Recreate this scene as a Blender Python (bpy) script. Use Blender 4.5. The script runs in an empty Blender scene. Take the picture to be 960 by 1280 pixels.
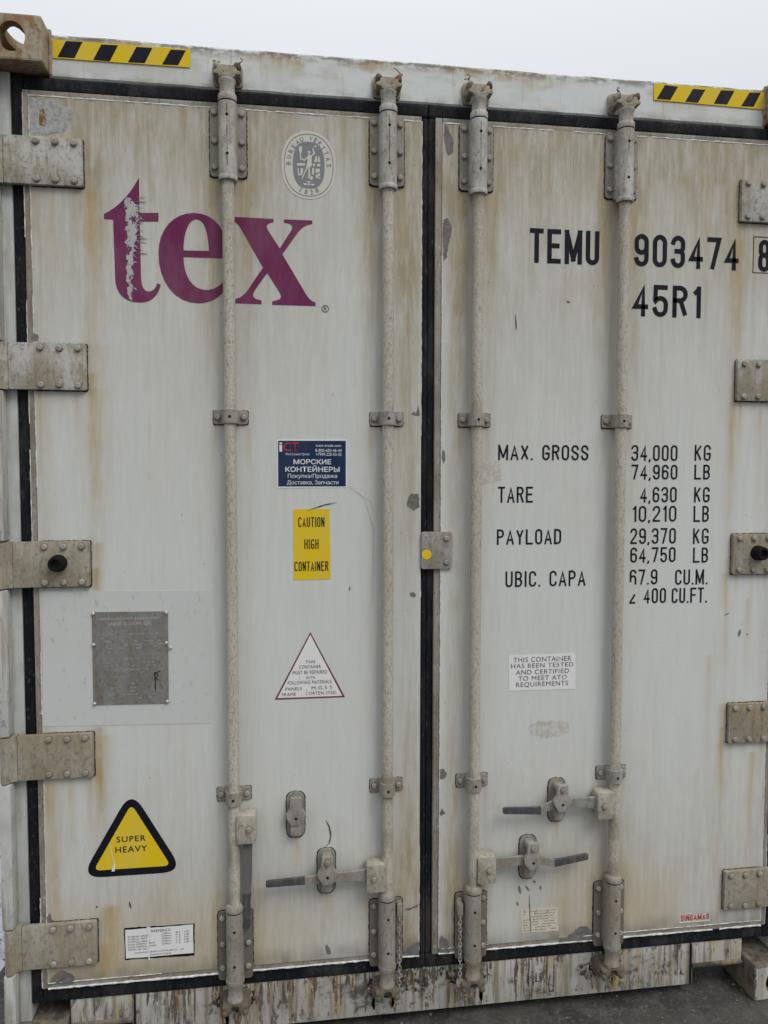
import bpy, bmesh, math, random
import numpy as np
from mathutils import Vector, Matrix

random.seed(7)
rng = np.random.default_rng(11)
scene = bpy.context.scene
col = scene.collection

# ------------------------------------------------------------------ camera
cam_data = bpy.data.cameras.new('camera')
cam = bpy.data.objects.new('camera', cam_data)
col.objects.link(cam)
scene.camera = cam
cam_data.sensor_fit = 'VERTICAL'
cam_data.sensor_height = 36.0
cam_data.lens = 939.12 / 1280.0 * 36.0
cam_data.clip_start = 0.05
cam_data.clip_end = 1000.0
YAW, PITCH, ROLL = math.radians(8.0222), math.radians(-2.9199), math.radians(0.0716)
fwd = Vector((math.sin(YAW) * math.cos(PITCH), math.cos(YAW) * math.cos(PITCH), math.sin(PITCH)))
rgt = Vector((math.cos(YAW), -math.sin(YAW), 0.0))
upv = rgt.cross(fwd)
r2 = rgt * math.cos(ROLL) + upv * math.sin(ROLL)
u2 = upv * math.cos(ROLL) - rgt * math.sin(ROLL)
cm = Matrix((r2, u2, -fwd)).transposed().to_4x4()
cm.translation = Vector((-0.4478, -2.1921, 1.6945))
cam.matrix_world = cm

# ------------------------------------------------------------------ overcast sky, soft sun, exposure
SUN_ELEV, SUN_AZ = math.radians(50), math.radians(146)      # azimuth clockwise from +Y
world = bpy.data.worlds.new('World')
scene.world = world
world.use_nodes = True
wn, wl = world.node_tree.nodes, world.node_tree.links
bg = wn['Background']
sky = wn.new('ShaderNodeTexSky')
sky.sky_type = 'NISHITA'
sky.sun_disc = False
sky.sun_elevation = SUN_ELEV
sky.sun_rotation = SUN_AZ
sky.air_density = 1.0
sky.dust_density = 4.0
cloud = wn.new('ShaderNodeMix')
cloud.data_type = 'RGBA'
cloud.inputs[0].default_value = 0.93                        # closed cloud cover
# standard overcast dome: three times brighter overhead than at the horizon
tc = wn.new('ShaderNodeTexCoord')
sx_ = wn.new('ShaderNodeSeparateXYZ')
wl.new(tc.outputs['Generated'], sx_.inputs[0])
cie = wn.new('ShaderNodeMapRange')
cie.inputs[1].default_value, cie.inputs[2].default_value = 0.0, 1.0
cie.inputs[3].default_value, cie.inputs[4].default_value = 1.0 / 3.0, 1.0
wl.new(sx_.outputs[2], cie.inputs[0])
dome = wn.new('ShaderNodeVectorMath')
dome.operation = 'SCALE'
dome.inputs[0].default_value = (13.0, 13.45, 14.1)
wl.new(cie.outputs[0], dome.inputs['Scale'])
wl.new(dome.outputs[0], cloud.inputs[7])
wl.new(sky.outputs[0], cloud.inputs[6])
wl.new(cloud.outputs[2], bg.inputs[0])
bg.inputs[1].default_value = 0.1
sun_data = bpy.data.lights.new('sun', 'SUN')
sun_data.energy = 1.4
sun_data.angle = math.radians(28)
sun_data.color = (1.0, 0.97, 0.92)
sun = bpy.data.objects.new('sun', sun_data)
col.objects.link(sun)
sd = Vector((math.sin(SUN_AZ) * math.cos(SUN_ELEV), math.cos(SUN_AZ) * math.cos(SUN_ELEV), math.sin(SUN_ELEV)))
sun.rotation_euler = (-sd).to_track_quat('-Z', 'Y').to_euler()
sun.location = sd * 8
scene.view_settings.view_transform = 'Standard'
scene.view_settings.look = 'None'
scene.view_settings.gamma = 1.0
scene.view_settings.exposure = 0.0
scene.view_settings.use_curve_mapping = False

# ------------------------------------------------------------------ print outlines, in metres on the door (x, z)
SERIAL_TEXT = [('TEMU', 0.2986, 0.5159, 2.3241, 2.4248), ('903474', 0.6287, 0.971, 2.3261, 2.4233), ('8', 1.0376, 1.0777, 2.3257, 2.4237), ('45R1', 0.6265, 0.8488, 2.1761, 2.2724)]
DATA_TEXT = [('MAX. GROSS', 0.2072, 0.4912, 1.736, 1.7823), ('TARE', 0.2076, 0.3167, 1.6077, 1.6559), ('PAYLOAD', 0.2054, 0.408, 1.4804, 1.5272), ('UBIC. CAPA', 0.2334, 0.4879, 1.3509, 1.3989), ('34,000', 0.6306, 0.782, 1.7351, 1.7843), ('KG', 0.8395, 0.8934, 1.7359, 1.7857), ('74,960', 0.6317, 0.7833, 1.6776, 1.7236), ('LB', 0.8399, 0.8923, 1.6777, 1.7243), ('4,630', 0.6619, 0.7822, 1.6067, 1.6546), ('KG', 0.8408, 0.8931, 1.6059, 1.6543), ('10,210', 0.6368, 0.7827, 1.5465, 1.5961), ('LB', 0.8404, 0.8919, 1.5449, 1.5951), ('29,370', 0.632, 0.7825, 1.4777, 1.5266), ('KG', 0.8403, 0.8928, 1.4753, 1.5248), ('64,750', 0.6331, 0.7829, 1.4196, 1.4669), ('LB', 0.8417, 0.8925, 1.4164, 1.4643), ('67.9', 0.6326, 0.7239, 1.3504, 1.398), ('CU.M.', 0.7832, 0.8924, 1.3475, 1.3954), ('2 400', 0.6329, 0.7537, 1.2911, 1.3388), ('CU.FT.', 0.7729, 0.8921, 1.2896, 1.3376)]
CHECK_BOX = [(1.0192, 2.4328), (1.0796, 2.4322), (1.083, 2.3209), (1.0224, 2.3202)]
ICT_OUT = [(-0.4512, 1.7933), (-0.2475, 1.7948), (-0.2476, 1.6537), (-0.4515, 1.6528)]
ICT_IN = [(-0.4471, 1.7887), (-0.2517, 1.7901), (-0.2519, 1.6577), (-0.4474, 1.6575)]
ICT_TEXT = [('i', -0.4442, -0.435, 1.7575, 1.7858, 'white'), ('CT', -0.4325, -0.387, 1.7585, 1.7842, 'red'), ('World Container Operator', -0.4266, -0.3559, 1.7475, 1.7542, 'white'), ('icant-trade.com', -0.3383, -0.2656, 1.7725, 1.78, 'white'), ('8-800-600-46-44', -0.3402, -0.2639, 1.7576, 1.766, 'white'), ('+7999-220-52-32', -0.3391, -0.2644, 1.7462, 1.7547, 'white'), ('МОРСКИЕ', -0.4033, -0.2944, 1.7217, 1.7351, 'bold'), ('КОНТЕЙНЕРЫ', -0.4269, -0.2701, 1.6995, 1.7134, 'bold'), ('Покупка/Продажа', -0.4198, -0.2775, 1.6822, 1.693, 'white'), ('Доставка, Запчасти', -0.4223, -0.2738, 1.6634, 1.6742, 'white')]
CAU_OUT = [(-0.4048, 1.5913), (-0.2993, 1.5919), (-0.2974, 1.3851), (-0.4047, 1.3847)]
CAU_TEXT = [('CAUTION', -0.3902, -0.3144, 1.5396, 1.5679), ('HIGH', -0.373, -0.3318, 1.4753, 1.5037), ('CONTAINER', -0.4018, -0.3033, 1.4107, 1.4385)]
TRI_OUT = [(-0.3567, 1.2306), (-0.4614, 1.0333), (-0.255, 1.0328)]
TRI_IN = [(-0.3567, 1.2225), (-0.4532, 1.038), (-0.2634, 1.0372)]
TRI_TEXT = [('THIS', -0.3709, -0.3428, 1.1384, 1.147), ('CONTAINER', -0.3895, -0.326, 1.1234, 1.1328), ('MUST BE REPAIRED', -0.4087, -0.3076, 1.1063, 1.1169), ('WITH', -0.3711, -0.343, 1.0913, 1.0994), ('FOLLOWING MATERIALS:', -0.4229, -0.2934, 1.0769, 1.087), ('PANELS', -0.4296, -0.3824, 1.0595, 1.0687), (':', -0.37, -0.3671, 1.0582, 1.0639), ('M.G.S S', -0.3536, -0.293, 1.0595, 1.0695), ('FRAME', -0.4406, -0.3995, 1.0431, 1.0525), (':', -0.3842, -0.3813, 1.0426, 1.0483), ('CORTEN STEEL', -0.3715, -0.2775, 1.0438, 1.0535)]
HEAVY_OUT = [(-0.8702, 0.7881), (-1.0128, 0.538), (-0.7274, 0.537)]
HEAVY_TEXT = [('SUPER', -0.9127, -0.8316, 0.6372, 0.6537), ('HEAVY', -0.9164, -0.8281, 0.6062, 0.6239)]
TABLE_OUT = [(-0.8956, 0.3822), (-0.6978, 0.3787), (-0.6989, 0.2819), (-0.8955, 0.2869)]
PLATE_OUT = [(-0.9687, 1.3046), (-0.761, 1.3018), (-0.7623, 1.0355), (-0.969, 1.0395)]
PLATE_TEXT = [('APPROVED FOR TRANSPORT', -0.9474, -0.783, 1.2803, 1.2874), ('UNDER CUSTOMS SEAL', -0.925, -0.8056, 1.2652, 1.2744)]
PLATE_RIVETS = [(-0.9655, 1.2998), (-0.7654, 1.2983), (-0.9656, 1.2117), (-0.7659, 1.2108), (-0.7553, 1.1964), (-0.9653, 1.0429), (-0.7657, 1.0412)]
SHEET_OUT = [(-1.0999, 1.3663), (-0.6443, 1.3591), (-0.6438, 0.9717), (-1.1058, 0.9837)]
ATO_OUT = [(0.2451, 1.1406), (0.4586, 1.1411), (0.4615, 1.0294), (0.2487, 1.0316)]
ATO_TEXT = [('THIS CONTAINER', 0.2609, 0.446, 1.119, 1.1339), ('HAS BEEN TESTED', 0.2535, 0.4531, 1.1012, 1.1144), ('AND CERTIFIED', 0.2689, 0.4387, 1.0808, 1.0948), ('TO MEET ATO', 0.2767, 0.4321, 1.0615, 1.0756), ('REQUIREMENTS', 0.2701, 0.4367, 1.0427, 1.0568)]
PAPER_OUT = [(0.293, 0.339), (0.4127, 0.3369), (0.4164, 0.2616), (0.2965, 0.2642)]
SING_OUT = [(0.8218, 0.2798), (0.9271, 0.2777), (0.9278, 0.247), (0.8225, 0.2492)]
SING_TEXT = [('SINGAMAS', 0.8265, 0.9248, 0.2569, 0.2755)]
TAPE1 = [(-1.0455, 2.8689), (-0.6812, 2.8698), (-0.6832, 2.8214), (-1.0451, 2.8198)]
TAPE1_BARS = [[(-1.011, 2.8668), (-0.9681, 2.868), (-0.9897, 2.8233), (-1.034, 2.8228)], [(-0.9193, 2.8648), (-0.8751, 2.8661), (-0.8976, 2.8218), (-0.941, 2.8221)], [(-0.8264, 2.8657), (-0.7838, 2.8661), (-0.8051, 2.8238), (-0.8497, 2.8226)], [(-0.7352, 2.8656), (-0.6942, 2.8666), (-0.7156, 2.8248), (-0.7587, 2.8237)]]
TAPE2 = [(0.6873, 2.8775), (1.0495, 2.876), (1.051, 2.8237), (0.6883, 2.8283)]
TAPE2_BARS = [[(0.7224, 2.8742), (0.7647, 2.8721), (0.7409, 2.8312), (0.6967, 2.8314)], [(0.8136, 2.8691), (0.8548, 2.8694), (0.8309, 2.829), (0.7897, 2.8294)], [(0.9063, 2.8718), (0.9508, 2.873), (0.9275, 2.8304), (0.883, 2.83)], [(1.0008, 2.8713), (1.0393, 2.874), (1.0158, 2.8299), (0.9737, 2.8283)]]
LETTER_T = [(-0.823, 2.5103), (-0.8231, 2.4141), (-0.7721, 2.4166), (-0.7725, 2.3934), (-0.8228, 2.391), (-0.8216, 2.2437), (-0.8213, 2.234), (-0.8203, 2.2253), (-0.8189, 2.2179), (-0.8168, 2.2117), (-0.8141, 2.2068), (-0.8108, 2.2032), (-0.8068, 2.2011), (-0.8021, 2.2005), (-0.7977, 2.201), (-0.7937, 2.2023), (-0.7901, 2.2043), (-0.787, 2.207), (-0.7843, 2.2103), (-0.782, 2.2143), (-0.7802, 2.2188), (-0.7788, 2.224), (-0.7687, 2.2209), (-0.7713, 2.211), (-0.775, 2.2016), (-0.7801, 2.1931), (-0.7863, 2.1855), (-0.7937, 2.1791), (-0.8022, 2.1742), (-0.8119, 2.171), (-0.8227, 2.1696), (-0.8381, 2.1701), (-0.8517, 2.1729), (-0.8632, 2.1778), (-0.8728, 2.1848), (-0.8804, 2.194), (-0.8859, 2.2053), (-0.8893, 2.2187), (-0.8906, 2.2343), (-0.8933, 2.3931), (-0.9177, 2.3933), (-0.9175, 2.4068), (-0.9044, 2.4143), (-0.8914, 2.4235), (-0.8788, 2.4342), (-0.8666, 2.4465), (-0.8548, 2.4602), (-0.8435, 2.4755), (-0.8329, 2.4922), (-0.823, 2.5103)]
LETTER_E = [(-0.706, 2.299), (-0.7051, 2.2805), (-0.7021, 2.2635), (-0.6971, 2.2482), (-0.6901, 2.235), (-0.6814, 2.2242), (-0.671, 2.2163), (-0.6589, 2.2114), (-0.6454, 2.2101), (-0.6356, 2.2111), (-0.6267, 2.2135), (-0.6187, 2.217), (-0.6116, 2.2214), (-0.6054, 2.2267), (-0.6, 2.2325), (-0.5956, 2.2388), (-0.592, 2.2453), (-0.5817, 2.2374), (-0.5873, 2.2229), (-0.5947, 2.2102), (-0.6039, 2.1992), (-0.6145, 2.1901), (-0.6262, 2.1829), (-0.639, 2.1775), (-0.6525, 2.1741), (-0.6665, 2.1726), (-0.6898, 2.1746), (-0.7109, 2.1817), (-0.7293, 2.1935), (-0.7449, 2.2096), (-0.7574, 2.2295), (-0.7665, 2.2527), (-0.772, 2.2787), (-0.7736, 2.3072), (-0.7715, 2.3307), (-0.7659, 2.3521), (-0.7571, 2.3711), (-0.7456, 2.3875), (-0.7315, 2.4011), (-0.7152, 2.4114), (-0.6971, 2.4182), (-0.6773, 2.4212), (-0.6566, 2.42), (-0.638, 2.4144), (-0.6217, 2.4046), (-0.6079, 2.3908), (-0.5969, 2.3732), (-0.5889, 2.3521), (-0.584, 2.3275), (-0.5825, 2.2999)]
LETTER_E_EYE = [(-0.7058, 2.3169), (-0.7049, 2.3354), (-0.7027, 2.3522), (-0.6994, 2.367), (-0.695, 2.3796), (-0.6897, 2.3899), (-0.6836, 2.3976), (-0.6768, 2.4025), (-0.6694, 2.4044), (-0.6621, 2.4032), (-0.6556, 2.3989), (-0.65, 2.3917), (-0.6453, 2.3817), (-0.6416, 2.3693), (-0.6387, 2.3544), (-0.6369, 2.3374), (-0.6361, 2.3184)]
LETTER_X = [(-0.5745, 2.4158), (-0.4563, 2.4152), (-0.4563, 2.4069), (-0.4624, 2.405), (-0.4674, 2.403), (-0.4713, 2.4008), (-0.4739, 2.3982), (-0.4752, 2.3951), (-0.4751, 2.3913), (-0.4736, 2.3867), (-0.4705, 2.3812), (-0.4392, 2.3337), (-0.4072, 2.384), (-0.4043, 2.3899), (-0.4035, 2.3946), (-0.4044, 2.3983), (-0.4069, 2.4012), (-0.4107, 2.4033), (-0.4154, 2.4049), (-0.4209, 2.406), (-0.4268, 2.4069), (-0.4267, 2.4152), (-0.3468, 2.4162), (-0.3468, 2.4064), (-0.3544, 2.4047), (-0.361, 2.4025), (-0.3671, 2.3997), (-0.3726, 2.3961), (-0.3778, 2.3918), (-0.3828, 2.3866), (-0.3879, 2.3806), (-0.3931, 2.3735), (-0.4322, 2.3179), (-0.3654, 2.2078), (-0.3622, 2.203), (-0.3589, 2.1987), (-0.3555, 2.1951), (-0.3521, 2.1921), (-0.3487, 2.1896), (-0.3453, 2.1877), (-0.3418, 2.1863), (-0.3383, 2.1854), (-0.3383, 2.1754), (-0.4613, 2.175), (-0.4612, 2.1849), (-0.4532, 2.1866), (-0.4468, 2.1885), (-0.4419, 2.1908), (-0.4385, 2.1935), (-0.4367, 2.1968), (-0.4364, 2.2007), (-0.4377, 2.2054), (-0.4406, 2.2109), (-0.4748, 2.2637), (-0.5066, 2.2191), (-0.5108, 2.2125), (-0.5138, 2.2067), (-0.5152, 2.2017), (-0.5148, 2.1973), (-0.5125, 2.1936), (-0.508, 2.1905), (-0.5011, 2.188), (-0.4914, 2.186), (-0.4915, 2.1755), (-0.5711, 2.1764), (-0.571, 2.1862), (-0.5634, 2.1881), (-0.5569, 2.1904), (-0.5513, 2.193), (-0.5464, 2.1962), (-0.542, 2.1998), (-0.5378, 2.2041), (-0.5336, 2.2091), (-0.529, 2.2148), (-0.4866, 2.2786), (-0.5471, 2.3846), (-0.5502, 2.3893), (-0.5534, 2.3934), (-0.5567, 2.397), (-0.5601, 2.3999), (-0.5635, 2.4024), (-0.5671, 2.4043), (-0.5708, 2.4058), (-0.5746, 2.4068)]
REG_MARK = [(-0.3104, 2.1685)]
CHIPS = [[(-0.8598, 2.4563), (-0.8452, 2.4502), (-0.8288, 2.4341), (-0.8244, 2.4194), (-0.8272, 2.4071), (-0.822, 2.4005), (-0.8329, 2.383), (-0.8278, 2.3663), (-0.8347, 2.3537), (-0.8303, 2.3389), (-0.8405, 2.3249), (-0.836, 2.3114), (-0.8435, 2.3009), (-0.8398, 2.2806), (-0.8461, 2.2633), (-0.8404, 2.243), (-0.848, 2.2256), (-0.8423, 2.2087), (-0.8506, 2.1913), (-0.8441, 2.1744), (-0.8547, 2.1809), (-0.8571, 2.2013), (-0.8597, 2.2081), (-0.8542, 2.2151), (-0.8607, 2.2286), (-0.8577, 2.2492), (-0.8615, 2.2627), (-0.8559, 2.2765), (-0.8596, 2.2968), (-0.854, 2.3175), (-0.8617, 2.3308), (-0.8568, 2.3514), (-0.8632, 2.3681), (-0.8569, 2.3853), (-0.8613, 2.3987), (-0.8591, 2.4123), (-0.8628, 2.4324)], [(-1.1027, 0.2386), (-1.0997, 0.2517), (-1.0887, 0.258), (-1.0776, 0.2703), (-1.0666, 0.2737), (-1.0558, 0.2653), (-1.0423, 0.258), (-1.0348, 0.2484), (-1.035, 0.2351), (-1.0456, 0.2287)], [(0.4169, 0.225), (0.4264, 0.2348), (0.4437, 0.2341), (0.4474, 0.2451), (0.4646, 0.2493), (0.4721, 0.26), (0.4932, 0.2703), (0.5107, 0.2654), (0.5343, 0.2413), (0.5386, 0.22), (0.4804, 0.2232)], [(-0.0796, 0.2321), (-0.0714, 0.244), (-0.0507, 0.259), (-0.0425, 0.2624), (-0.03, 0.2639), (-0.0299, 0.2234)], [(-0.0717, 0.3697), (-0.0387, 0.3796), (-0.0321, 0.3849), (-0.0321, 0.3749), (-0.0593, 0.367)], [(0.0382, 2.7137), (0.0478, 2.6992), (0.0655, 2.6623), (0.0625, 2.628), (0.0482, 2.6195), (0.0402, 2.6456), (0.0352, 2.6756)], [(0.0349, 2.4357), (0.0493, 2.4426), (0.0573, 2.4253), (0.0607, 2.4024), (0.0497, 2.3635), (0.0459, 2.3249), (0.0372, 2.3184), (0.0337, 2.3628)], [(0.0324, 0.2685), (0.0407, 0.2779), (0.0617, 0.2617), (0.0661, 0.2232), (0.0368, 0.2258)], [(0.0338, 0.7984), (0.0437, 0.802), (0.0546, 0.7865), (0.0489, 0.7687), (0.0356, 0.7661)], [(0.0328, 0.6661), (0.0386, 0.6765), (0.0528, 0.6607), (0.0362, 0.6534)], [(-0.0711, 1.601), (-0.0631, 1.6286), (-0.0551, 1.6349), (-0.0351, 1.6349), (-0.0325, 1.5968), (-0.051, 1.5851)], [(-0.0599, 1.8682), (-0.0519, 1.8761), (-0.0439, 1.8723), (-0.036, 1.8998), (-0.0327, 1.8647), (-0.0559, 1.8683)], [(0.0369, 1.767), (0.0451, 1.7591), (0.0436, 1.7314), (0.0388, 1.7235), (0.0338, 1.7393)], [(-0.0623, 1.3384), (-0.0502, 1.3421), (-0.0404, 1.3339), (-0.0485, 1.3261), (-0.0598, 1.3287)], [(-0.3153, 0.2758), (-0.3089, 0.2819), (-0.2993, 0.2645), (-0.2977, 0.2519), (-0.3074, 0.247), (-0.3137, 0.2575)], [(-1.1083, 0.4307), (-1.104, 0.4406), (-1.0986, 0.4425), (-1.094, 0.4265), (-1.0882, 0.4217), (-1.0855, 0.4179), (-1.1045, 0.4166)], [(-1.1118, 2.071), (-1.1083, 2.0779), (-1.1018, 2.074), (-1.0946, 2.0742), (-1.0957, 2.0579), (-1.11, 2.0548)], [(0.1595, 1.7318), (0.2089, 1.736), (0.2194, 1.676), (0.16, 1.664)]]
PATCH_TOP = [(-1.1055, 2.7062), (-1.0441, 2.6999), (-0.9997, 2.6832), (-0.9966, 2.6608), (-1.0216, 2.6203), (-1.0733, 2.6135), (-1.1062, 2.6115)]
PATCH_LOW = [(0.3139, 0.9212), (0.3522, 0.932), (0.4297, 0.9326), (0.4428, 0.9194), (0.4389, 0.8902), (0.3786, 0.8805), (0.3186, 0.8876)]
SCRATCHES = [([(-0.3127, 0.6651), (-0.3024, 0.6424), (-0.2977, 0.6177), (-0.3025, 0.5936), (-0.3121, 0.5844)], 0.004), ([(-0.3644, 1.5868), (-0.3427, 1.5945), (-0.3117, 1.6044), (-0.2766, 1.6105)], 0.003), ([(0.4149, 2.215), (0.4216, 2.212), (0.4258, 2.2113)], 0.006), ([(0.2558, 2.1689), (0.2585, 2.1454), (0.2604, 2.1234)], 0.002), ([(0.2566, 2.1689), (0.2587, 2.1241)], 0.002), ([(-0.2393, 1.3643), (-0.2417, 1.3501)], 0.004), ([(-0.2492, 1.6604), (-0.1785, 1.6133), (-0.1706, 1.5818)], 0.0012), ([(-0.2335, 1.6603), (-0.1943, 1.6133), (-0.1705, 1.5346), (-0.172, 1.2969)], 0.0012), ([(1.0082, 1.2002), (1.0042, 1.1788)], 0.012), ([(1.0316, 1.1866), (1.0336, 1.1823)], 0.006), ([(0.9519, 1.2488), (0.97, 1.2543)], 0.003), ([(0.3201, 0.389), (0.3204, 0.3633), (0.3227, 0.3117), (0.3258, 0.2643)], 0.0025), ([(0.2853, 0.4172), (0.2916, 0.3912)], 0.007), ([(0.3068, 0.4156), (0.32, 0.3975)], 0.007), ([(0.3325, 0.4307), (0.3395, 0.4216)], 0.007), ([(0.2799, 0.3665), (0.2834, 0.3535)], 0.007), ([(0.3544, 0.4119), (0.3571, 0.3989)], 0.007), ([(0.334, 0.3065), (0.3366, 0.3037)], 0.007), ([(-0.8804, 0.4597), (-0.8755, 0.4395)], 0.005), ([(-0.9691, 0.455), (-0.9714, 0.4497)], 0.005)]
SILL_MARKS = [[(0.3228, 0.1272), (0.3251, 0.0791)], [(0.3369, 0.1232), (0.3408, 0.082)], [(0.3509, 0.1219), (0.3494, 0.0942), (0.367, 0.0925)], [(0.3631, 0.1207), (0.3674, 0.0593)], [(0.3743, 0.07), (0.3789, 0.0564)], [(0.3948, 0.1116), (0.3918, 0.077), (0.3956, 0.0565), (0.4061, 0.0581), (0.4077, 0.0755), (0.3953, 0.0793)], [(0.7485, 0.0737), (0.7527, 0.0911), (0.7622, 0.0768), (0.7729, 0.091), (0.7788, 0.0726)], [(0.7848, 0.0952), (0.7881, 0.0717)], [(0.8079, 0.0904), (0.7897, 0.0832), (0.8103, 0.0678)], [(0.845, 0.0896), (0.8379, 0.0759), (0.8501, 0.0685)]]
SEAL_C = [(-0.3566, 2.57)]
SEAL_PTS = [(-0.4333, 2.5656), (-0.2789, 2.5745), (-0.3562, 2.6643), (-0.3569, 2.4753)]
SEAL_FIG = [[(-0.3585, 2.6084), (-0.3528, 2.6098), (-0.3507, 2.6048), (-0.3543, 2.6004), (-0.3581, 2.6022)], [(-0.3571, 2.6002), (-0.3497, 2.5975), (-0.3433, 2.6031), (-0.3464, 2.6165), (-0.3436, 2.6183), (-0.3373, 2.6024), (-0.3476, 2.5935), (-0.348, 2.5809), (-0.3477, 2.5684), (-0.354, 2.5629), (-0.3594, 2.5615), (-0.3754, 2.5283), (-0.3775, 2.5302), (-0.3636, 2.5613), (-0.3604, 2.5761), (-0.3593, 2.5886), (-0.3688, 2.5797), (-0.3752, 2.5835), (-0.3783, 2.5896), (-0.3688, 2.5839), (-0.3586, 2.5949)], [(-0.354, 2.5629), (-0.3516, 2.5411), (-0.3563, 2.5324), (-0.3595, 2.5339), (-0.3573, 2.5407), (-0.3583, 2.5605)], [(-0.3824, 2.6205), (-0.3761, 2.6209), (-0.3746, 2.6116), (-0.3776, 2.6), (-0.3773, 2.5813), (-0.3805, 2.5811), (-0.381, 2.5998), (-0.3846, 2.6111)], [(-0.3421, 2.623), (-0.3347, 2.6265), (-0.333, 2.6225), (-0.34, 2.6185)], [(-0.39, 2.5733), (-0.3667, 2.5746), (-0.3672, 2.5673), (-0.3896, 2.566)], [(-0.388, 2.5599), (-0.3848, 2.5601), (-0.3838, 2.5445), (-0.3796, 2.5447), (-0.3799, 2.5583), (-0.3721, 2.5608), (-0.3721, 2.5535), (-0.3758, 2.5397), (-0.387, 2.5391)], [(-0.3412, 2.5792), (-0.3369, 2.5951), (-0.3327, 2.5964), (-0.3323, 2.5787)], [(-0.3306, 2.5788), (-0.3301, 2.5966), (-0.3259, 2.5947), (-0.3231, 2.5803)], [(-0.3444, 2.5749), (-0.3381, 2.5752), (-0.3387, 2.5669), (-0.3445, 2.5665)], [(-0.3327, 2.5745), (-0.3231, 2.5751), (-0.3232, 2.5673), (-0.3328, 2.5668)], [(-0.3466, 2.5622), (-0.3409, 2.5626), (-0.3414, 2.5437), (-0.3477, 2.5434)], [(-0.337, 2.5607), (-0.3243, 2.5614), (-0.3243, 2.553), (-0.3371, 2.5481)], [(-0.3371, 2.5419), (-0.3243, 2.5509), (-0.3243, 2.5426), (-0.3361, 2.5325)], [(-0.3329, 2.5327), (-0.3243, 2.5394), (-0.3243, 2.5321)], [(-0.3563, 2.5324), (-0.3499, 2.5401), (-0.3446, 2.5373), (-0.3446, 2.531), (-0.3499, 2.5282)], [(-0.3723, 2.519), (-0.3606, 2.5186), (-0.3606, 2.5144), (-0.3691, 2.5119)], [(-0.3659, 2.5246), (-0.3457, 2.5247), (-0.3542, 2.5221), (-0.3542, 2.5127), (-0.3585, 2.5125), (-0.358, 2.5219)], [(-0.3521, 2.518), (-0.3383, 2.5177), (-0.3436, 2.5122), (-0.351, 2.5139)]]

# ------------------------------------------------------------------ material helpers
class NT:
    def __init__(s, name):
        s.m = bpy.data.materials.new(name)
        s.m.use_nodes = True
        s.n, s.l = s.m.node_tree.nodes, s.m.node_tree.links
        s.b = s.n['Principled BSDF']
        s.geo = s.n.new('ShaderNodeNewGeometry')
    def co(s, sx, sy, sz):
        mp = s.n.new('ShaderNodeMapping')
        mp.inputs['Scale'].default_value = (sx, sy, sz)
        s.l.new(s.geo.outputs['Position'], mp.inputs[0])
        return mp.outputs[0]
    def noise(s, sc=(1, 1, 1), detail=4.0, rough=0.6, off=0.0):
        t = s.n.new('ShaderNodeTexNoise')
        t.inputs['Scale'].default_value = 1.0
        t.inputs['Detail'].default_value = detail
        t.inputs['Roughness'].default_value = rough
        mp = s.n.new('ShaderNodeMapping')
        mp.inputs['Scale'].default_value = sc
        mp.inputs['Location'].default_value = (off, off * 0.7, off * 1.3)
        s.l.new(s.geo.outputs['Position'], mp.inputs[0])
        s.l.new(mp.outputs[0], t.inputs['Vector'])
        return t.outputs[0]
    def step(s, v, a, b):
        r = s.n.new('ShaderNodeMapRange')
        r.interpolation_type = 'SMOOTHSTEP'
        r.inputs[1].default_value, r.inputs[2].default_value = a, b
        s.l.new(v, r.inputs[0])
        return r.outputs[0]
    def math(s, op, a, b=None):
        m = s.n.new('ShaderNodeMath')
        m.operation = op.replace('_RAW', '')
        m.use_clamp = op in ('MULTIPLY', 'ADD', 'SUBTRACT')
        for i, v in enumerate((a, b)):
            if v is None:
                continue
            if isinstance(v, (int, float)):
                m.inputs[i].default_value = v
            else:
                s.l.new(v, m.inputs[i])
        return m.outputs[0]
    def mix(s, f, a, b):
        m = s.n.new('ShaderNodeMix')
        m.data_type = 'RGBA'
        for i, v in ((0, f), (6, a), (7, b)):
            if isinstance(v, (int, float)):
                m.inputs[i].default_value = v
            elif isinstance(v, tuple):
                m.inputs[i].default_value = v if len(v) == 4 else v + (1,)
            else:
                s.l.new(v, m.inputs[i])
        return m.outputs[2]
    def zpos(s):
        x = s.n.new('ShaderNodeSeparateXYZ')
        s.l.new(s.geo.outputs['Position'], x.inputs[0])
        return x.outputs
    def bump(s, h, strength=0.3, dist=0.002):
        b = s.n.new('ShaderNodeBump')
        b.inputs['Strength'].default_value = strength
        b.inputs['Distance'].default_value = dist
        s.l.new(h, b.inputs['Height'])
        s.l.new(b.outputs[0], s.b.inputs['Normal'])
    def done(s, colour, rough=0.5, metal=0.0, spec=0.4):
        if isinstance(colour, tuple):
            s.b.inputs['Base Color'].default_value = colour if len(colour) == 4 else colour + (1,)
        else:
            s.l.new(colour, s.b.inputs['Base Color'])
        if isinstance(rough, (int, float)):
            s.b.inputs['Roughness'].default_value = rough
        else:
            s.l.new(rough, s.b.inputs['Roughness'])
        s.b.inputs['Metallic'].default_value = metal
        s.b.inputs['Specular IOR Level'].default_value = spec
        return s.m

TAN = (0.335, 0.29, 0.20)
YEL = (0.40, 0.275, 0.09)
RUST = (0.19, 0.085, 0.03)
PAINT = (0.612, 0.634, 0.622)

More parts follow.
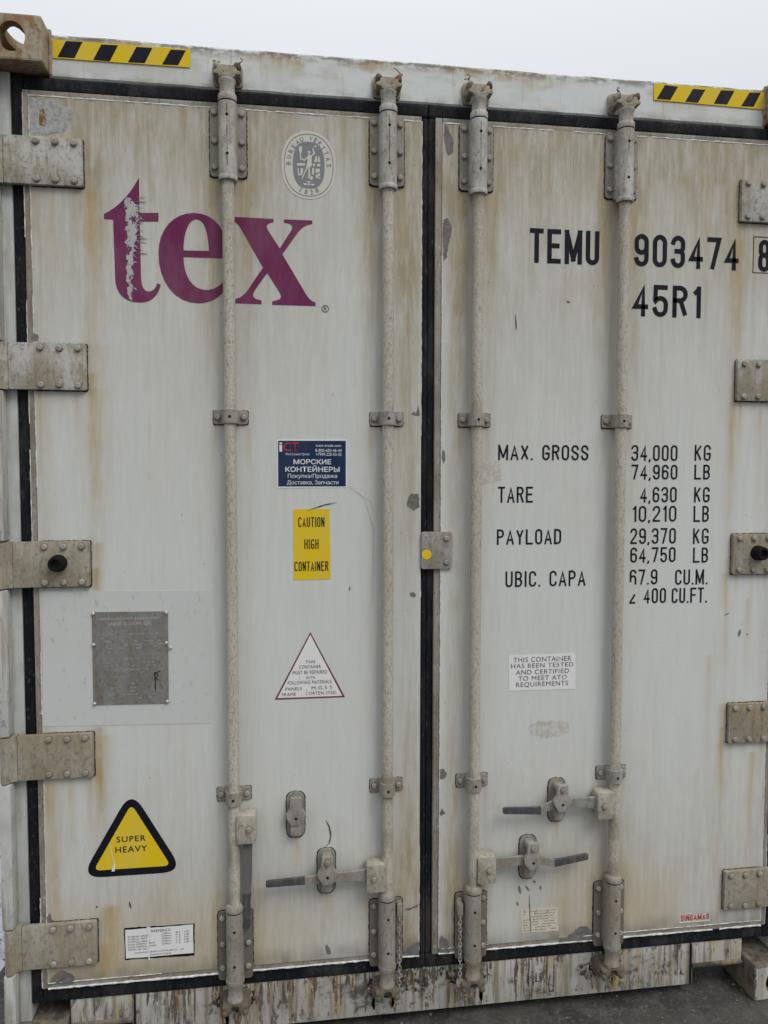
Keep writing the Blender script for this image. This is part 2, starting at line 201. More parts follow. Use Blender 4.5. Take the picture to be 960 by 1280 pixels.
def mat_door():
    t = NT('weathered white paint')
    at = t.n.new('ShaderNodeAttribute')
    at.attribute_name = 'wear'
    sp = t.n.new('ShaderNodeSeparateColor')
    t.l.new(at.outputs['Color'], sp.inputs[0])
    broad = t.noise((5, 5, 1.2), 4, 0.6)
    streak = t.noise((60, 60, 5.0), 6, 0.7, 3)
    fine = t.noise((160, 160, 14), 4, 0.6, 9)
    blot = t.noise((20, 20, 9), 6, 0.75, 5)
    c = t.mix(t.step(broad, 0.35, 0.7), PAINT, (0.585, 0.595, 0.565))
    c = t.mix(t.math('MULTIPLY', t.step(streak, 0.48, 0.75), 0.16), c, (0.42, 0.40, 0.34))
    d = t.math('MULTIPLY', sp.outputs[0], t.math('ADD', t.math('MULTIPLY', t.step(streak, 0.05, 0.95), 1.0), t.math('ADD', t.math('MULTIPLY', t.step(blot, 0.2, 0.8), 0.50), t.math('MULTIPLY', t.step(fine, 0.3, 0.8), 0.20))))
    c = t.mix(d, c, TAN)
    dash = t.step(t.noise((210, 210, 30), 4, 0.7, 23), 0.58, 0.68)
    c = t.mix(t.math('MULTIPLY', dash, t.math('ADD', t.math('MULTIPLY', sp.outputs[0], 0.22), 0.05)), c, (0.15, 0.13, 0.095))
    pale = t.step(t.noise((130, 130, 18), 4, 0.7, 37), 0.60, 0.70)
    c = t.mix(t.math('MULTIPLY', pale, t.math('MULTIPLY', sp.outputs[0], 0.22)), c, (0.56, 0.54, 0.46))
    y = t.math('MULTIPLY', sp.outputs[1], t.math('ADD', t.math('MULTIPLY', fine, 0.9), t.math('MULTIPLY', blot, 0.7)))
    c = t.mix(y, c, YEL)
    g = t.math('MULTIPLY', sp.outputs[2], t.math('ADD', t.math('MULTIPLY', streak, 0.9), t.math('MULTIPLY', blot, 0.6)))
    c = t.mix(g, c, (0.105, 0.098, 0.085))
    speck = t.step(t.noise((95, 95, 70), 2, 0.5, 17), 0.735, 0.78)
    c = t.mix(t.math('MULTIPLY', speck, 0.5), c, (0.10, 0.09, 0.08))
    worn = t.step(t.noise((40, 40, 26), 6, 0.75, 29), 0.66, 0.74)
    c = t.mix(t.math('MULTIPLY', worn, 0.22), c, (0.33, 0.32, 0.30))
    t.bump(t.math('ADD', t.math('MULTIPLY', t.noise((9, 9, 5), 2, 0.4, 2), 0.75), t.math('MULTIPLY', blot, 0.10)), 0.22, 0.004)
    return t.done(c, 0.55, 0, 0.35)

def mat_frame(name, base, streak_dark, rust_amt, black_amt, seed):
    t = NT(name)
    broad = t.noise((6, 6, 6), 5, 0.65, seed)
    drip = t.noise((62, 62, 4.0), 5, 0.6, seed + 4)
    drip2 = t.noise((34, 34, 2.2), 5, 0.65, seed + 8)
    fleck = t.noise((46, 46, 40), 6, 0.75, seed + 1)
    c = t.mix(t.step(broad, 0.38, 0.68), base, tuple(v * 0.8 for v in base))
    c = t.mix(t.math('MULTIPLY', t.step(drip, 0.46, 0.62), streak_dark), c, (0.24, 0.21, 0.15))
    c = t.mix(t.math('MULTIPLY', t.math('MULTIPLY', t.step(drip2, 0.53, 0.66), t.step(broad, 0.4, 0.6)), rust_amt), c, YEL)
    c = t.mix(t.math('MULTIPLY', t.step(fleck, 0.60, 0.68), rust_amt * 0.7), c, RUST)
    c = t.mix(t.math('MULTIPLY', t.step(t.noise((30, 30, 17), 6, 0.75, seed + 21), 0.56, 0.63), black_amt), c, (0.018, 0.017, 0.015))
    if black_amt > 0.5:
        d3 = t.noise((70, 70, 9), 6, 0.75, seed + 40)
        zone = t.step(t.noise((4, 4, 4), 4, 0.6, seed + 60), 0.40, 0.62)
        c = t.mix(t.math('MULTIPLY', t.step(d3, 0.50, 0.62), t.math('ADD', t.math('MULTIPLY', zone, 0.7), 0.12)), c, (0.085, 0.074, 0.058))
        c = t.mix(t.math('MULTIPLY', t.step(t.noise((5, 5, 9), 5, 0.7, seed + 50), 0.52, 0.64), 0.8), c, (0.04, 0.036, 0.03))
    t.bump(t.math('ADD', t.math('MULTIPLY', fleck, 0.5), t.math('MULTIPLY', broad, 0.5)), 0.35, 0.004)
    return t.done(c, 0.6, 0, 0.3)

def mat_header():
    t = NT('header paint')
    xyz = t.zpos()
    broad = t.noise((3.2, 3.2, 7), 5, 0.65, 31)
    drip = t.noise((48, 48, 7), 5, 0.65, 36)
    fleck = t.noise((50, 50, 42), 6, 0.75, 33)
    c = t.mix(t.step(broad, 0.4, 0.65), (0.60, 0.625, 0.62), (0.52, 0.53, 0.51))
    topz = t.step(xyz[2], 2.80, 2.885)
    s = t.math('MULTIPLY', t.step(broad, 0.46, 0.58), t.math('ADD', t.math('MULTIPLY', topz, 0.75), 0.12))
    c = t.mix(t.math('MULTIPLY', s, t.math('ADD', t.step(drip, 0.40, 0.62), 0.25)), c, (0.40, 0.30, 0.13))
    run = t.step(t.noise((70, 70, 3), 5, 0.65, 57), 0.60, 0.70)
    c = t.mix(t.math('MULTIPLY', run, 0.4), c, (0.36, 0.27, 0.12))
    edge = t.math('MULTIPLY', t.step(xyz[2], 2.850, 2.882), t.step(t.noise((22, 22, 50), 6, 0.75, 3), 0.42, 0.56))
    c = t.mix(t.math('MULTIPLY', edge, 0.8), c, (0.12, 0.10, 0.075))
    c = t.mix(t.math('MULTIPLY', t.step(fleck, 0.64, 0.72), 0.45), c, RUST)
    low = t.math('MULTIPLY', t.step(xyz[2], 2.80, 2.77), t.step(t.noise((14, 14, 30), 5, 0.7, 8), 0.40, 0.65))
    c = t.mix(t.math('MULTIPLY', low, 0.6), c, (0.24, 0.21, 0.16))
    t.bump(t.math('ADD', t.math('MULTIPLY', fleck, 0.4), t.math('MULTIPLY', broad, 0.6)), 0.3, 0.005)
    return t.done(c, 0.6, 0, 0.3)

def mat_metal(name, base, dirt, rust, seed, rough=0.6, metal=0.0):
    t = NT(name)
    b = t.noise((14, 14, 9), 5, 0.65, seed)
    f = t.noise((85, 85, 60), 5, 0.7, seed + 2)
    r = t.noise((24, 24, 13), 6, 0.75, seed + 5)
    c = t.mix(t.step(b, 0.38, 0.68), base, tuple(v * 0.76 for v in base))
    oi = t.n.new('ShaderNodeObjectInfo')
    var = t.math('ADD', t.math('MULTIPLY', oi.outputs['Random'], 0.9), 0.45)
    c = t.mix(t.math('MULTIPLY', t.math('MULTIPLY', t.step(b, 0.34, 0.62), dirt), var), c, (0.27, 0.225, 0.145))
    drip = t.noise((75, 75, 7), 5, 0.7, seed + 9)
    c = t.mix(t.math('MULTIPLY', t.math('MULTIPLY', t.step(drip, 0.50, 0.66), 0.55), var), c, (0.20, 0.155, 0.09))
    c = t.mix(t.math('MULTIPLY', t.step(f, 0.50, 0.66), 0.6), c, (0.13, 0.12, 0.10))
    c = t.mix(t.math('MULTIPLY', t.step(r, 0.57, 0.70), rust), c, (0.25, 0.13, 0.05))
    pit = t.step(t.noise((150, 150, 110), 4, 0.7, seed + 13), 0.60, 0.68)
    c = t.mix(t.math('MULTIPLY', pit, 0.55), c, (0.06, 0.05, 0.04))
    t.bump(f, 0.55, 0.0026)
    return t.done(c, rough, metal, 0.4)

def mat_rod():
    t = NT('flaking rod paint')
    f = t.noise((150, 150, 60), 5, 0.75, 41)
    b = t.noise((16, 16, 3), 4, 0.6, 44)
    g = t.noise((190, 190, 90), 3, 0.6, 46)
    c = t.mix(t.step(b, 0.35, 0.65), (0.50, 0.485, 0.43), (0.44, 0.41, 0.34))
    c = t.mix(t.math('MULTIPLY', t.step(f, 0.52, 0.62), 0.68), c, (0.235, 0.20, 0.14))
    c = t.mix(t.math('MULTIPLY', t.step(g, 0.60, 0.68), 0.6), c, (0.58, 0.565, 0.51))
    oi = t.n.new('ShaderNodeObjectInfo')
    c = t.mix(t.math('MULTIPLY', oi.outputs['Random'], 0.45), c, (0.40, 0.345, 0.25))
    grain = t.step(t.noise((240, 240, 130), 3, 0.65, 49), 0.48, 0.60)
    c = t.mix(t.math('MULTIPLY', grain, 0.42), c, (0.215, 0.18, 0.13))
    wear = t.step(t.noise((95, 95, 30), 6, 0.78, 48), 0.58, 0.68)
    c = t.mix(t.math('MULTIPLY', wear, 0.35), c, (0.16, 0.135, 0.10))
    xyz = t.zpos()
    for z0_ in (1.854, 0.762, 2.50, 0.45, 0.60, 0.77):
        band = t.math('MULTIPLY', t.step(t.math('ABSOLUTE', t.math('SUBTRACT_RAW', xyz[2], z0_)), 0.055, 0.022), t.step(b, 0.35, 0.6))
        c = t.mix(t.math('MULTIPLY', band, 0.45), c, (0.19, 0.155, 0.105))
    t.bump(f, 0.5, 0.002)
    return t.done(c, 0.65, 0, 0.3)

def mat_print(name, colour, fade=0.25, under=PAINT, seed=0, lo=0.62, hi=0.70, rough=0.65):
    t = NT(name)
    f = t.noise((60, 60, 36), 6, 0.8, 50 + seed)
    b = t.noise((18, 18, 6), 4, 0.6, 53 + seed)
    c = t.mix(t.math('MULTIPLY', t.step(b, 0.35, 0.75), fade), colour, tuple(0.7 * v + 0.3 * u for v, u in zip(colour, (0.45, 0.42, 0.36))))
    c = t.mix(t.step(f, lo, hi), c, under)
    return t.done(c, rough, 0, 0.12)

def mat_plain(name, colour, rough=0.6, metal=0.0, var=0.25, sc=40, spec=0.4):
    t = NT(name)
    f = t.noise((sc, sc, sc), 5, 0.7, len(name))
    c = t.mix(t.step(f, 0.35, 0.7), colour, tuple(v * (1 - var) for v in colour))
    t.bump(f, 0.25, 0.0015)
    return t.done(c, rough, metal, spec)

def mat_rubber():
    t = NT('black rubber seal')
    f = t.noise((26, 26, 9), 5, 0.7, 61)
    g = t.noise((120, 120, 70), 4, 0.7, 64)
    c = t.mix(t.step(f, 0.45, 0.75), (0.008, 0.009, 0.012), (0.028, 0.027, 0.026))
    c = t.mix(t.math('MULTIPLY', t.step(g, 0.58, 0.70), 0.55), c, (0.12, 0.115, 0.10))
    dust = t.step(t.noise((5, 5, 2.5), 5, 0.7, 66), 0.50, 0.68)
    c = t.mix(t.math('MULTIPLY', dust, 0.35), c, (0.10, 0.096, 0.085))
    t.bump(f, 0.4, 0.003)
    return t.done(c, 0.8, 0, 0.15)

def mat_trim():
    t = NT('scuffed edge strip')
    f = t.noise((130, 130, 60), 5, 0.75, 71)
    b = t.noise((12, 12, 5), 5, 0.65, 74)
    c = t.mix(t.step(b, 0.35, 0.65), (0.30, 0.28, 0.245), (0.20, 0.17, 0.125))
    c = t.mix(t.step(f, 0.54, 0.66), c, (0.12, 0.105, 0.085))
    c = t.mix(t.math('MULTIPLY', t.step(t.noise((90, 90, 40), 5, 0.75, 79), 0.60, 0.68), 0.8), c, (0.52, 0.52, 0.49))
    t.bump(f, 0.5, 0.002)
    return t.done(c, 0.65, 0, 0.3)

def mat_casting():
    t = NT('rusty corner casting')
    b = t.noise((22, 22, 14), 5, 0.7, 81)
    f = t.noise((70, 70, 45), 5, 0.75, 84)
    c = t.mix(t.step(b, 0.42, 0.60), (0.37, 0.325, 0.24), (0.26, 0.16, 0.08))
    c = t.mix(t.math('MULTIPLY', t.step(f, 0.50, 0.66), 0.8), c, (0.15, 0.085, 0.04))
    t.bump(f, 0.6, 0.004)
    return t.done(c, 0.75, 0, 0.25)

def mat_ground():
    t = NT('wet gritty asphalt')
    b = t.noise((2.3, 2.3, 2.3), 6, 0.65, 91)
    f = t.noise((70, 70, 70), 6, 0.8, 94)
    m = t.noise((15, 15, 15), 5, 0.7, 97)
    c = t.mix(t.step(b, 0.38, 0.65), (0.018, 0.017, 0.0155), (0.065, 0.061, 0.055))
    c = t.mix(t.math('MULTIPLY', t.step(m, 0.45, 0.65), 0.6), c, (0.11, 0.105, 0.098))
    c = t.mix(t.math('MULTIPLY', t.step(f, 0.54, 0.66), 0.7), c, (0.20, 0.19, 0.18))
    t.bump(t.math('ADD', t.math('MULTIPLY', f, 0.5), t.math('MULTIPLY', m, 0.5)), 0.7, 0.012)
    return t.done(c, t.math('ADD', t.math('MULTIPLY', b, 0.5), 0.32), 0, 0.4)

def mat_snow():
    t = NT('dirty trodden snow')
    b = t.noise((7, 7, 7), 6, 0.7, 101)
    f = t.noise((16, 16, 16), 5, 0.75, 104)
    c = t.mix(t.step(b, 0.4, 0.62), (0.62, 0.63, 0.66), (0.40, 0.395, 0.41))
    c = t.mix(t.step(f, 0.57, 0.63), c, (0.035, 0.032, 0.03))
    t.bump(f, 0.6, 0.02)
    return t.done(c, 0.8, 0, 0.2)

M = dict(
    door=mat_door(), header=mat_header(),
    sill=mat_frame('scarred sill paint', (0.45, 0.44, 0.405), 0.9, 0.85, 0.7, 121),
    post=mat_frame('post paint', (0.50, 0.52, 0.51), 0.35, 0.3, 0.12, 141),
    lug=mat_frame('chipped post edge paint', (0.52, 0.52, 0.50), 0.6, 0.8, 0.35, 151),
    steel=mat_metal('dirty galvanised steel', (0.33, 0.325, 0.305), 0.55, 0.22, 161),
    hinge=mat_metal('stained hinge steel', (0.45, 0.445, 0.41), 0.75, 0.38, 171),
    bolt=mat_metal('weathered bolt head', (0.36, 0.345, 0.31), 0.6, 0.35, 181, 0.5),
    tube=mat_metal('grey painted bearing', (0.47, 0.465, 0.44), 0.4, 0.12, 191),
    rod=mat_rod(), cam=mat_metal('cast cam', (0.43, 0.405, 0.34), 0.6, 0.35, 201),
    topcam=mat_metal('rust flecked cast cam', (0.34, 0.30, 0.24), 0.6, 0.8, 205),
    rubber=mat_rubber(), trim=mat_trim(), casting=mat_casting(),
    sealant=mat_plain('old white sealant', (0.72, 0.72, 0.70), 0.6, 0, 0.45, 90),
    black=mat_print('black lettering', (0.009, 0.011, 0.017), 0.05, PAINT, 1, 0.68, 0.74),
    maroon=mat_print('maroon lettering', (0.150, 0.022, 0.082), 0.30, PAINT, 2, 0.70, 0.75),
    yellow=mat_print('yellow film', (0.70, 0.50, 0.010), 0.55, (0.40, 0.34, 0.16), 3, 0.63, 0.70, 0.5),
    filmblack=mat_print('black film', (0.008, 0.009, 0.015), 0.05, (0.2, 0.19, 0.15), 4, 0.70, 0.76, 0.4),
    navy=mat_print('navy film', (0.010, 0.028, 0.075), 0.15, (0.05, 0.07, 0.12), 5, 0.72, 0.78, 0.35),
    white=mat_plain('white film', (0.72, 0.73, 0.74), 0.4, 0, 0.08, 20),
    red=mat_plain('red ink', (0.42, 0.025, 0.03), 0.45, 0, 0.2, 40),
    dullred=mat_print('faded red border', (0.16, 0.045, 0.045), 0.3, (0.4, 0.35, 0.33), 6),
    decal=mat_print('aged white decal', (0.72, 0.725, 0.71), 0.15, (0.45, 0.44, 0.41), 7, 0.62, 0.72),
    paper=mat_print('stained paper', (0.58, 0.54, 0.43), 0.5, (0.30, 0.26, 0.19), 8, 0.58, 0.64, 0.8),
    ink=mat_print('faded small print', (0.10, 0.10, 0.10), 0.3, (0.5, 0.5, 0.48), 9, 0.56, 0.64),
    seal=mat_print('cream seal decal', (0.58, 0.565, 0.50), 0.4, (0.36, 0.32, 0.25), 10, 0.64, 0.72),
    sealgrey=mat_print('grey seal decal', (0.20, 0.215, 0.225), 0.25, (0.35, 0.34, 0.31), 11, 0.66, 0.74),
    nameplate=mat_metal('tarnished plate', (0.25, 0.247, 0.24), 0.12, 0.15, 211, 0.5, 0.25),
    platetext=mat_print('worn engraved text', (0.31, 0.305, 0.295), 0.4, (0.20, 0.197, 0.19), 12, 0.47, 0.55),
    platehead=mat_print('plate heading', (0.43, 0.425, 0.41), 0.3, (0.25, 0.247, 0.24), 19, 0.55, 0.63),
    rivet=mat_plain('bright rivet', (0.62, 0.62, 0.60), 0.35, 0.6, 0.3),
    chip=mat_plain('bare grey primer', (0.175, 0.170, 0.160), 0.7, 0, 0.4, 60),
    scrape=mat_plain('scraped bare skin', (0.40, 0.40, 0.385), 0.6, 0, 0.45, 90),
    scratch=mat_plain('dark scratch', (0.06, 0.055, 0.05), 0.7, 0, 0.4, 80),
    glue=mat_print('old glue residue', (0.46, 0.435, 0.385), 0.4, (0.55, 0.55, 0.525), 13, 0.47, 0.55, 0.8),
    sheet=mat_print('faded backing film', (0.54, 0.553, 0.54), 0.35, (0.40, 0.40, 0.385), 14, 0.57, 0.66),
    pale=mat_metal('pale flaking pin', (0.50, 0.46, 0.40), 0.4, 0.7, 206),
    darkrust=mat_metal('dark rusty pin', (0.14, 0.085, 0.06), 0.2, 0.7, 207, 0.8),
    peel=mat_print('peeled lettering', (0.44, 0.44, 0.425), 0.5, (0.13, 0.04, 0.085), 17, 0.52, 0.57),
    smear=mat_print('smeared road grime', (0.035, 0.031, 0.026), 0.3, (0.34, 0.33, 0.30), 18, 0.47, 0.56),
    pen=mat_print('worn pen ink', (0.03, 0.029, 0.03), 0.3, (0.30, 0.29, 0.26), 20, 0.50, 0.58),
    drip=mat_print('dark drip', (0.085, 0.074, 0.058), 0.4, (0.30, 0.28, 0.24), 21, 0.52, 0.62),
    oil=mat_print('oily grime', (0.022, 0.020, 0.017), 0.2, (0.40, 0.38, 0.33), 15, 0.50, 0.56),
    run=mat_print('rust run', (0.16, 0.095, 0.04), 0.4, (0.42, 0.38, 0.30), 16, 0.50, 0.60),
    faint=mat_plain('faint rub mark', (0.44, 0.43, 0.40), 0.7, 0, 0.3, 80),
    hole=mat_plain('dark bore', (0.008, 0.008, 0.008), 0.9),
    grip=mat_metal('blue grey worn grip', (0.048, 0.056, 0.075), 0.06, 0.1, 221, 0.55),
    darksteel=mat_metal('bare worn lever', (0.13, 0.13, 0.13), 0.2, 0.15, 231, 0.5),
    bumper=mat_plain('black rubber bumper', (0.006, 0.006, 0.007), 0.7, 0, 0.3, 40, 0.2),
    rustiron=mat_metal('rusty iron', (0.20, 0.10, 0.055), 0.2, 0.8, 241, 0.8),
    chain=mat_metal('chain steel', (0.42, 0.41, 0.39), 0.2, 0.3, 251, 0.5, 0.3),
    body=mat_plain('container wall paint', (0.55, 0.56, 0.55), 0.6, 0, 0.2, 5),
    dot=mat_plain('yellow dot', (0.75, 0.52, 0.015), 0.45, 0, 0.1),
    grime=mat_plain('black grime line', (0.022, 0.020, 0.018), 0.85, 0, 0.4, 80, 0.15),  # flat black for rims: grime and contact shade in one colour
    hingedirty=mat_metal('brown stained hinge steel', (0.345, 0.32, 0.265), 0.85, 0.45, 175),
    lowtube=mat_metal('shaded bearing paint', (0.30, 0.285, 0.255), 0.55, 0.25, 195),  # darker copy of the bearing paint, light fall-off near the ground painted in
    lowplate=mat_metal('shaded grey plate', (0.15, 0.143, 0.128), 0.35, 0.2, 196),  # darkened version of the grey plate; dim low light is in the colour
    plate=mat_metal('dull grey plate', (0.27, 0.265, 0.245), 0.45, 0.18, 261),
    lowcam=mat_metal('shaded cast cam', (0.13, 0.115, 0.092), 0.3, 0.7, 271),  # darker than the upper cams: weaker low light set in the colour
    lowcast=mat_frame('battered casting paint', (0.17, 0.155, 0.13), 0.6, 0.9, 0.6, 281),
    grit=mat_plain('stone grit', (0.20, 0.19, 0.175), 0.8, 0, 0.6, 60),
    ground=mat_ground(), snow=mat_snow(),
)

# ------------------------------------------------------------------ mesh helpers
def obj(name, me, mat, parent=None, loc=(0, 0, 0)):
    o = bpy.data.objects.new(name, me)
    col.objects.link(o)
    if mat is not None and not me.materials:
        me.materials.append(M[mat])
    if parent is not None:
        o.parent = parent
    o.location = loc
    return o

def from_bm(bm, name, smooth=None):
    bmesh.ops.recalc_face_normals(bm, faces=bm.faces)
    me = bpy.data.meshes.new(name)
    bm.to_mesh(me)
    bm.free()
    if smooth is not None:
        for p in me.polygons:
            p.use_smooth = True
        me.set_sharp_from_angle(angle=math.radians(smooth))
    return me

def bevel(bm, w, seg=2, edges=None):
    bmesh.ops.bevel(bm, geom=list(edges or bm.edges), offset=w, segments=seg, affect='EDGES', profile=0.6)

def add_box(bm, x0, x1, y0, y1, z0, z1, bw=0.0, seg=2):
    b = bmesh.new()
    bmesh.ops.create_cube(b, size=1)
    for v in b.verts:
        v.co = Vector(((x0 + x1) / 2 + v.co.x * (x1 - x0), (y0 + y1) / 2 + v.co.y * (y1 - y0), (z0 + z1) / 2 + v.co.z * (z1 - z0)))
    if bw:
        bevel(b, bw, seg)
    tmp = bpy.data.meshes.new('t')
    b.to_mesh(tmp); b.free()
    bm.from_mesh(tmp)
    bpy.data.meshes.remove(tmp)

def box_mesh(name, *a, **k):
    bm = bmesh.new()
    add_box(bm, *a, **k)
    return from_bm(bm, name, 35)

def add_lathe(bm, cx, cy, prof, n=20, axis='Z', base=0.0):
    """prof: (radius, position along axis)"""
    rings = []
    for r, h in prof:
        ring = []
        for i in range(n):
            a = 2 * math.pi * i / n
            if axis == 'Z':
                co = (cx + r * math.cos(a), cy + r * math.sin(a), h)
            else:                       # along Y, cx = x, cy = z
                co = (cx + r * math.cos(a), h, cy + r * math.sin(a))
            ring.append(bm.verts.new(co))
        rings.append(ring)
    for a, b in zip(rings, rings[1:]):
        for i in range(n):
            bm.faces.new((a[i], a[(i + 1) % n], b[(i + 1) % n], b[i]))
    bm.faces.new(list(reversed(rings[0])))
    bm.faces.new(rings[-1])

def add_prism(bm, pts, y0, y1, bw=0.0):
    """outline in x, z; y0 is the front"""
    b = bmesh.new()
    f = [b.verts.new((x, y0, z)) for x, z in pts]
    k = [b.verts.new((x, y1, z)) for x, z in pts]
    b.faces.new(f)
    b.faces.new(list(reversed(k)))
    for i in range(len(pts)):
        j = (i + 1) % len(pts)
        b.faces.new((f[i], k[i], k[j], f[j]))
    bmesh.ops.recalc_face_normals(b, faces=b.faces)
    if bw:
        fr = [e for e in b.edges if all(abs(v.co.y - y0) < 1e-6 for v in e.verts)]
        bevel(b, bw, 2, fr)
    tmp = bpy.data.meshes.new('t')
    b.to_mesh(tmp); b.free()
    bm.from_mesh(tmp)
    bpy.data.meshes.remove(tmp)

def add_tube(bm, pts, r, n=8):
    pts = [Vector(p) for p in pts]
    rad = r if isinstance(r, (list, tuple)) else [r] * len(pts)
    rings = []
    for i, p in enumerate(pts):
        d = (pts[min(i + 1, len(pts) - 1)] - pts[max(i - 1, 0)]).normalized()
        a = d.cross(Vector((0, 1, 0)))
        if a.length < 1e-3:
            a = d.cross(Vector((1, 0, 0)))
        a.normalize()
        b = d.cross(a)
        rings.append([bm.verts.new(p + (a * math.cos(2 * math.pi * k / n) + b * math.sin(2 * math.pi * k / n)) * rad[i]) for k in range(n)])
    for a, b in zip(rings, rings[1:]):
        for i in range(n):
            bm.faces.new((a[i], a[(i + 1) % n], b[(i + 1) % n], b[i]))
    bm.faces.new(list(reversed(rings[0])))
    bm.faces.new(rings[-1])

def flat(name, loops, y, mat, parent):
    """flat print: triangulated outline(s) in x, z; further loops cut holes"""
    bm = bmesh.new()
    edges = []
    for pts in loops:
        vs = [bm.verts.new((x, y, z)) for x, z in pts]
        for i in range(len(vs)):
            edges.append(bm.edges.new((vs[i], vs[(i + 1) % len(vs)])))
    bmesh.ops.triangle_fill(bm, edges=edges, use_beauty=True, use_dissolve=False, normal=(0, -1, 0))
    for f in bm.faces:
        f.normal_update()
        if f.normal.y > 0:
            f.normal_flip()
    me = bpy.data.meshes.new(name)
    bm.to_mesh(me); bm.free()
    return obj(name, me, mat, parent)

def film(name, pts, y, mat, parent, thick=0.0006, bw=0.0):
    bm = bmesh.new()
    add_prism(bm, pts, y - thick, y, bw)
    return obj(name, from_bm(bm, name), mat, parent)

def inset(pts, d):
    """move a convex outline inwards by d"""
    n = len(pts)
    area = sum(pts[i][0] * pts[(i + 1) % n][1] - pts[(i + 1) % n][0] * pts[i][1] for i in range(n))
    s = 1 if area > 0 else -1
    out = []
    for i in range(n):
        a, b, c = Vector(pts[i - 1]), Vector(pts[i]), Vector(pts[(i + 1) % n])
        n1 = Vector((-(b - a).y, (b - a).x)).normalized() * s
        n2 = Vector((-(c - b).y, (c - b).x)).normalized() * s
        m = (n1 + n2).normalized()
        out.append(tuple(b + m * (d / max(0.2, m.dot(n1)))))
    return out

def round_poly(pts, r, seg=6):
    out = []
    n = len(pts)
    for i in range(n):
        a, b, c = Vector(pts[i - 1]), Vector(pts[i]), Vector(pts[(i + 1) % n])
        u, v = (a - b).normalized(), (c - b).normalized()
        ang = u.angle(v)
        t = min(r / math.tan(ang / 2), (a - b).length * 0.48, (c - b).length * 0.48)
        p, q = b + u * t, b + v * t
        for k in range(seg + 1):
            s = k / seg
            out.append(tuple(p * (1 - s) ** 2 + b * 2 * s * (1 - s) + q * s * s))
    return out

def rect(x0, x1, z0, z1):
    return [(x0, z0), (x1, z0), (x1, z1), (x0, z1)]

def ragged(pts, amp, step=0.004):
    out = []
    n = len(pts)
    for i in range(n):
        a, b = Vector(pts[i]), Vector(pts[(i + 1) % n])
        L = (b - a).length
        k = max(1, int(L / step))
        nrm = Vector((-(b - a).y, (b - a).x)).normalized() if L > 1e-6 else Vector((0, 0))
        for j in range(k):
            out.append(tuple(a.lerp(b, j / k) + nrm * random.uniform(-amp, amp)))
    return out

_cap = {}
def text_mesh(s, x0, x1, z0, z1, y, bold=0.0, spacing=1.0):
    """letters fitted between x0 and x1, baseline z0, cap line z1"""
    def raw(body):
        cu = bpy.data.curves.new('t', 'FONT')
        cu.body = body
        cu.size = 1.0
        cu.offset = bold
        cu.space_character = spacing
        cu.resolution_u = 3
        o = bpy.data.objects.new('t', cu)
        me = bpy.data.meshes.new_from_object(o)
        bpy.data.objects.remove(o)
        bpy.data.curves.remove(cu)
        return me
    if bold not in _cap:
        h = raw('H')
        zs = [v.co.y for v in h.vertices]
        _cap[bold] = (min(zs), max(zs))
        bpy.data.meshes.remove(h)
    b0, b1 = _cap[bold]
    me = raw(s)
    xs = [v.co.x for v in me.vertices]
    m0, m1 = min(xs), max(xs)
    for v in me.vertices:
        v.co = Vector((x0 + (v.co.x - m0) / (m1 - m0) * (x1 - x0), y, z0 + (v.co.y - b0) / (b1 - b0) * (z1 - z0)))
    me.materials.clear()
    bm = bmesh.new()
    bm.from_mesh(me)
    for f in bm.faces:
        f.normal_update()
        if f.normal.y > 0:
            f.normal_flip()
    bm.to_mesh(me)
    bm.free()
    return me

def text(s, x0, x1, z0, z1, y, mat, parent, bold=0.0, spacing=1.0, name='lettering'):
    return obj(name, text_mesh(s, x0, x1, z0, z1, y, bold, spacing), mat, parent)

# ------------------------------------------------------------------ condensed block lettering drawn as strokes
def _arc(cx, cz, rx, rz, a0, a1, n=7):
    return [(cx + rx * math.cos(math.radians(a0 + (a1 - a0) * i / n)), cz + rz * math.sin(math.radians(a0 + (a1 - a0) * i / n))) for i in range(n + 1)]

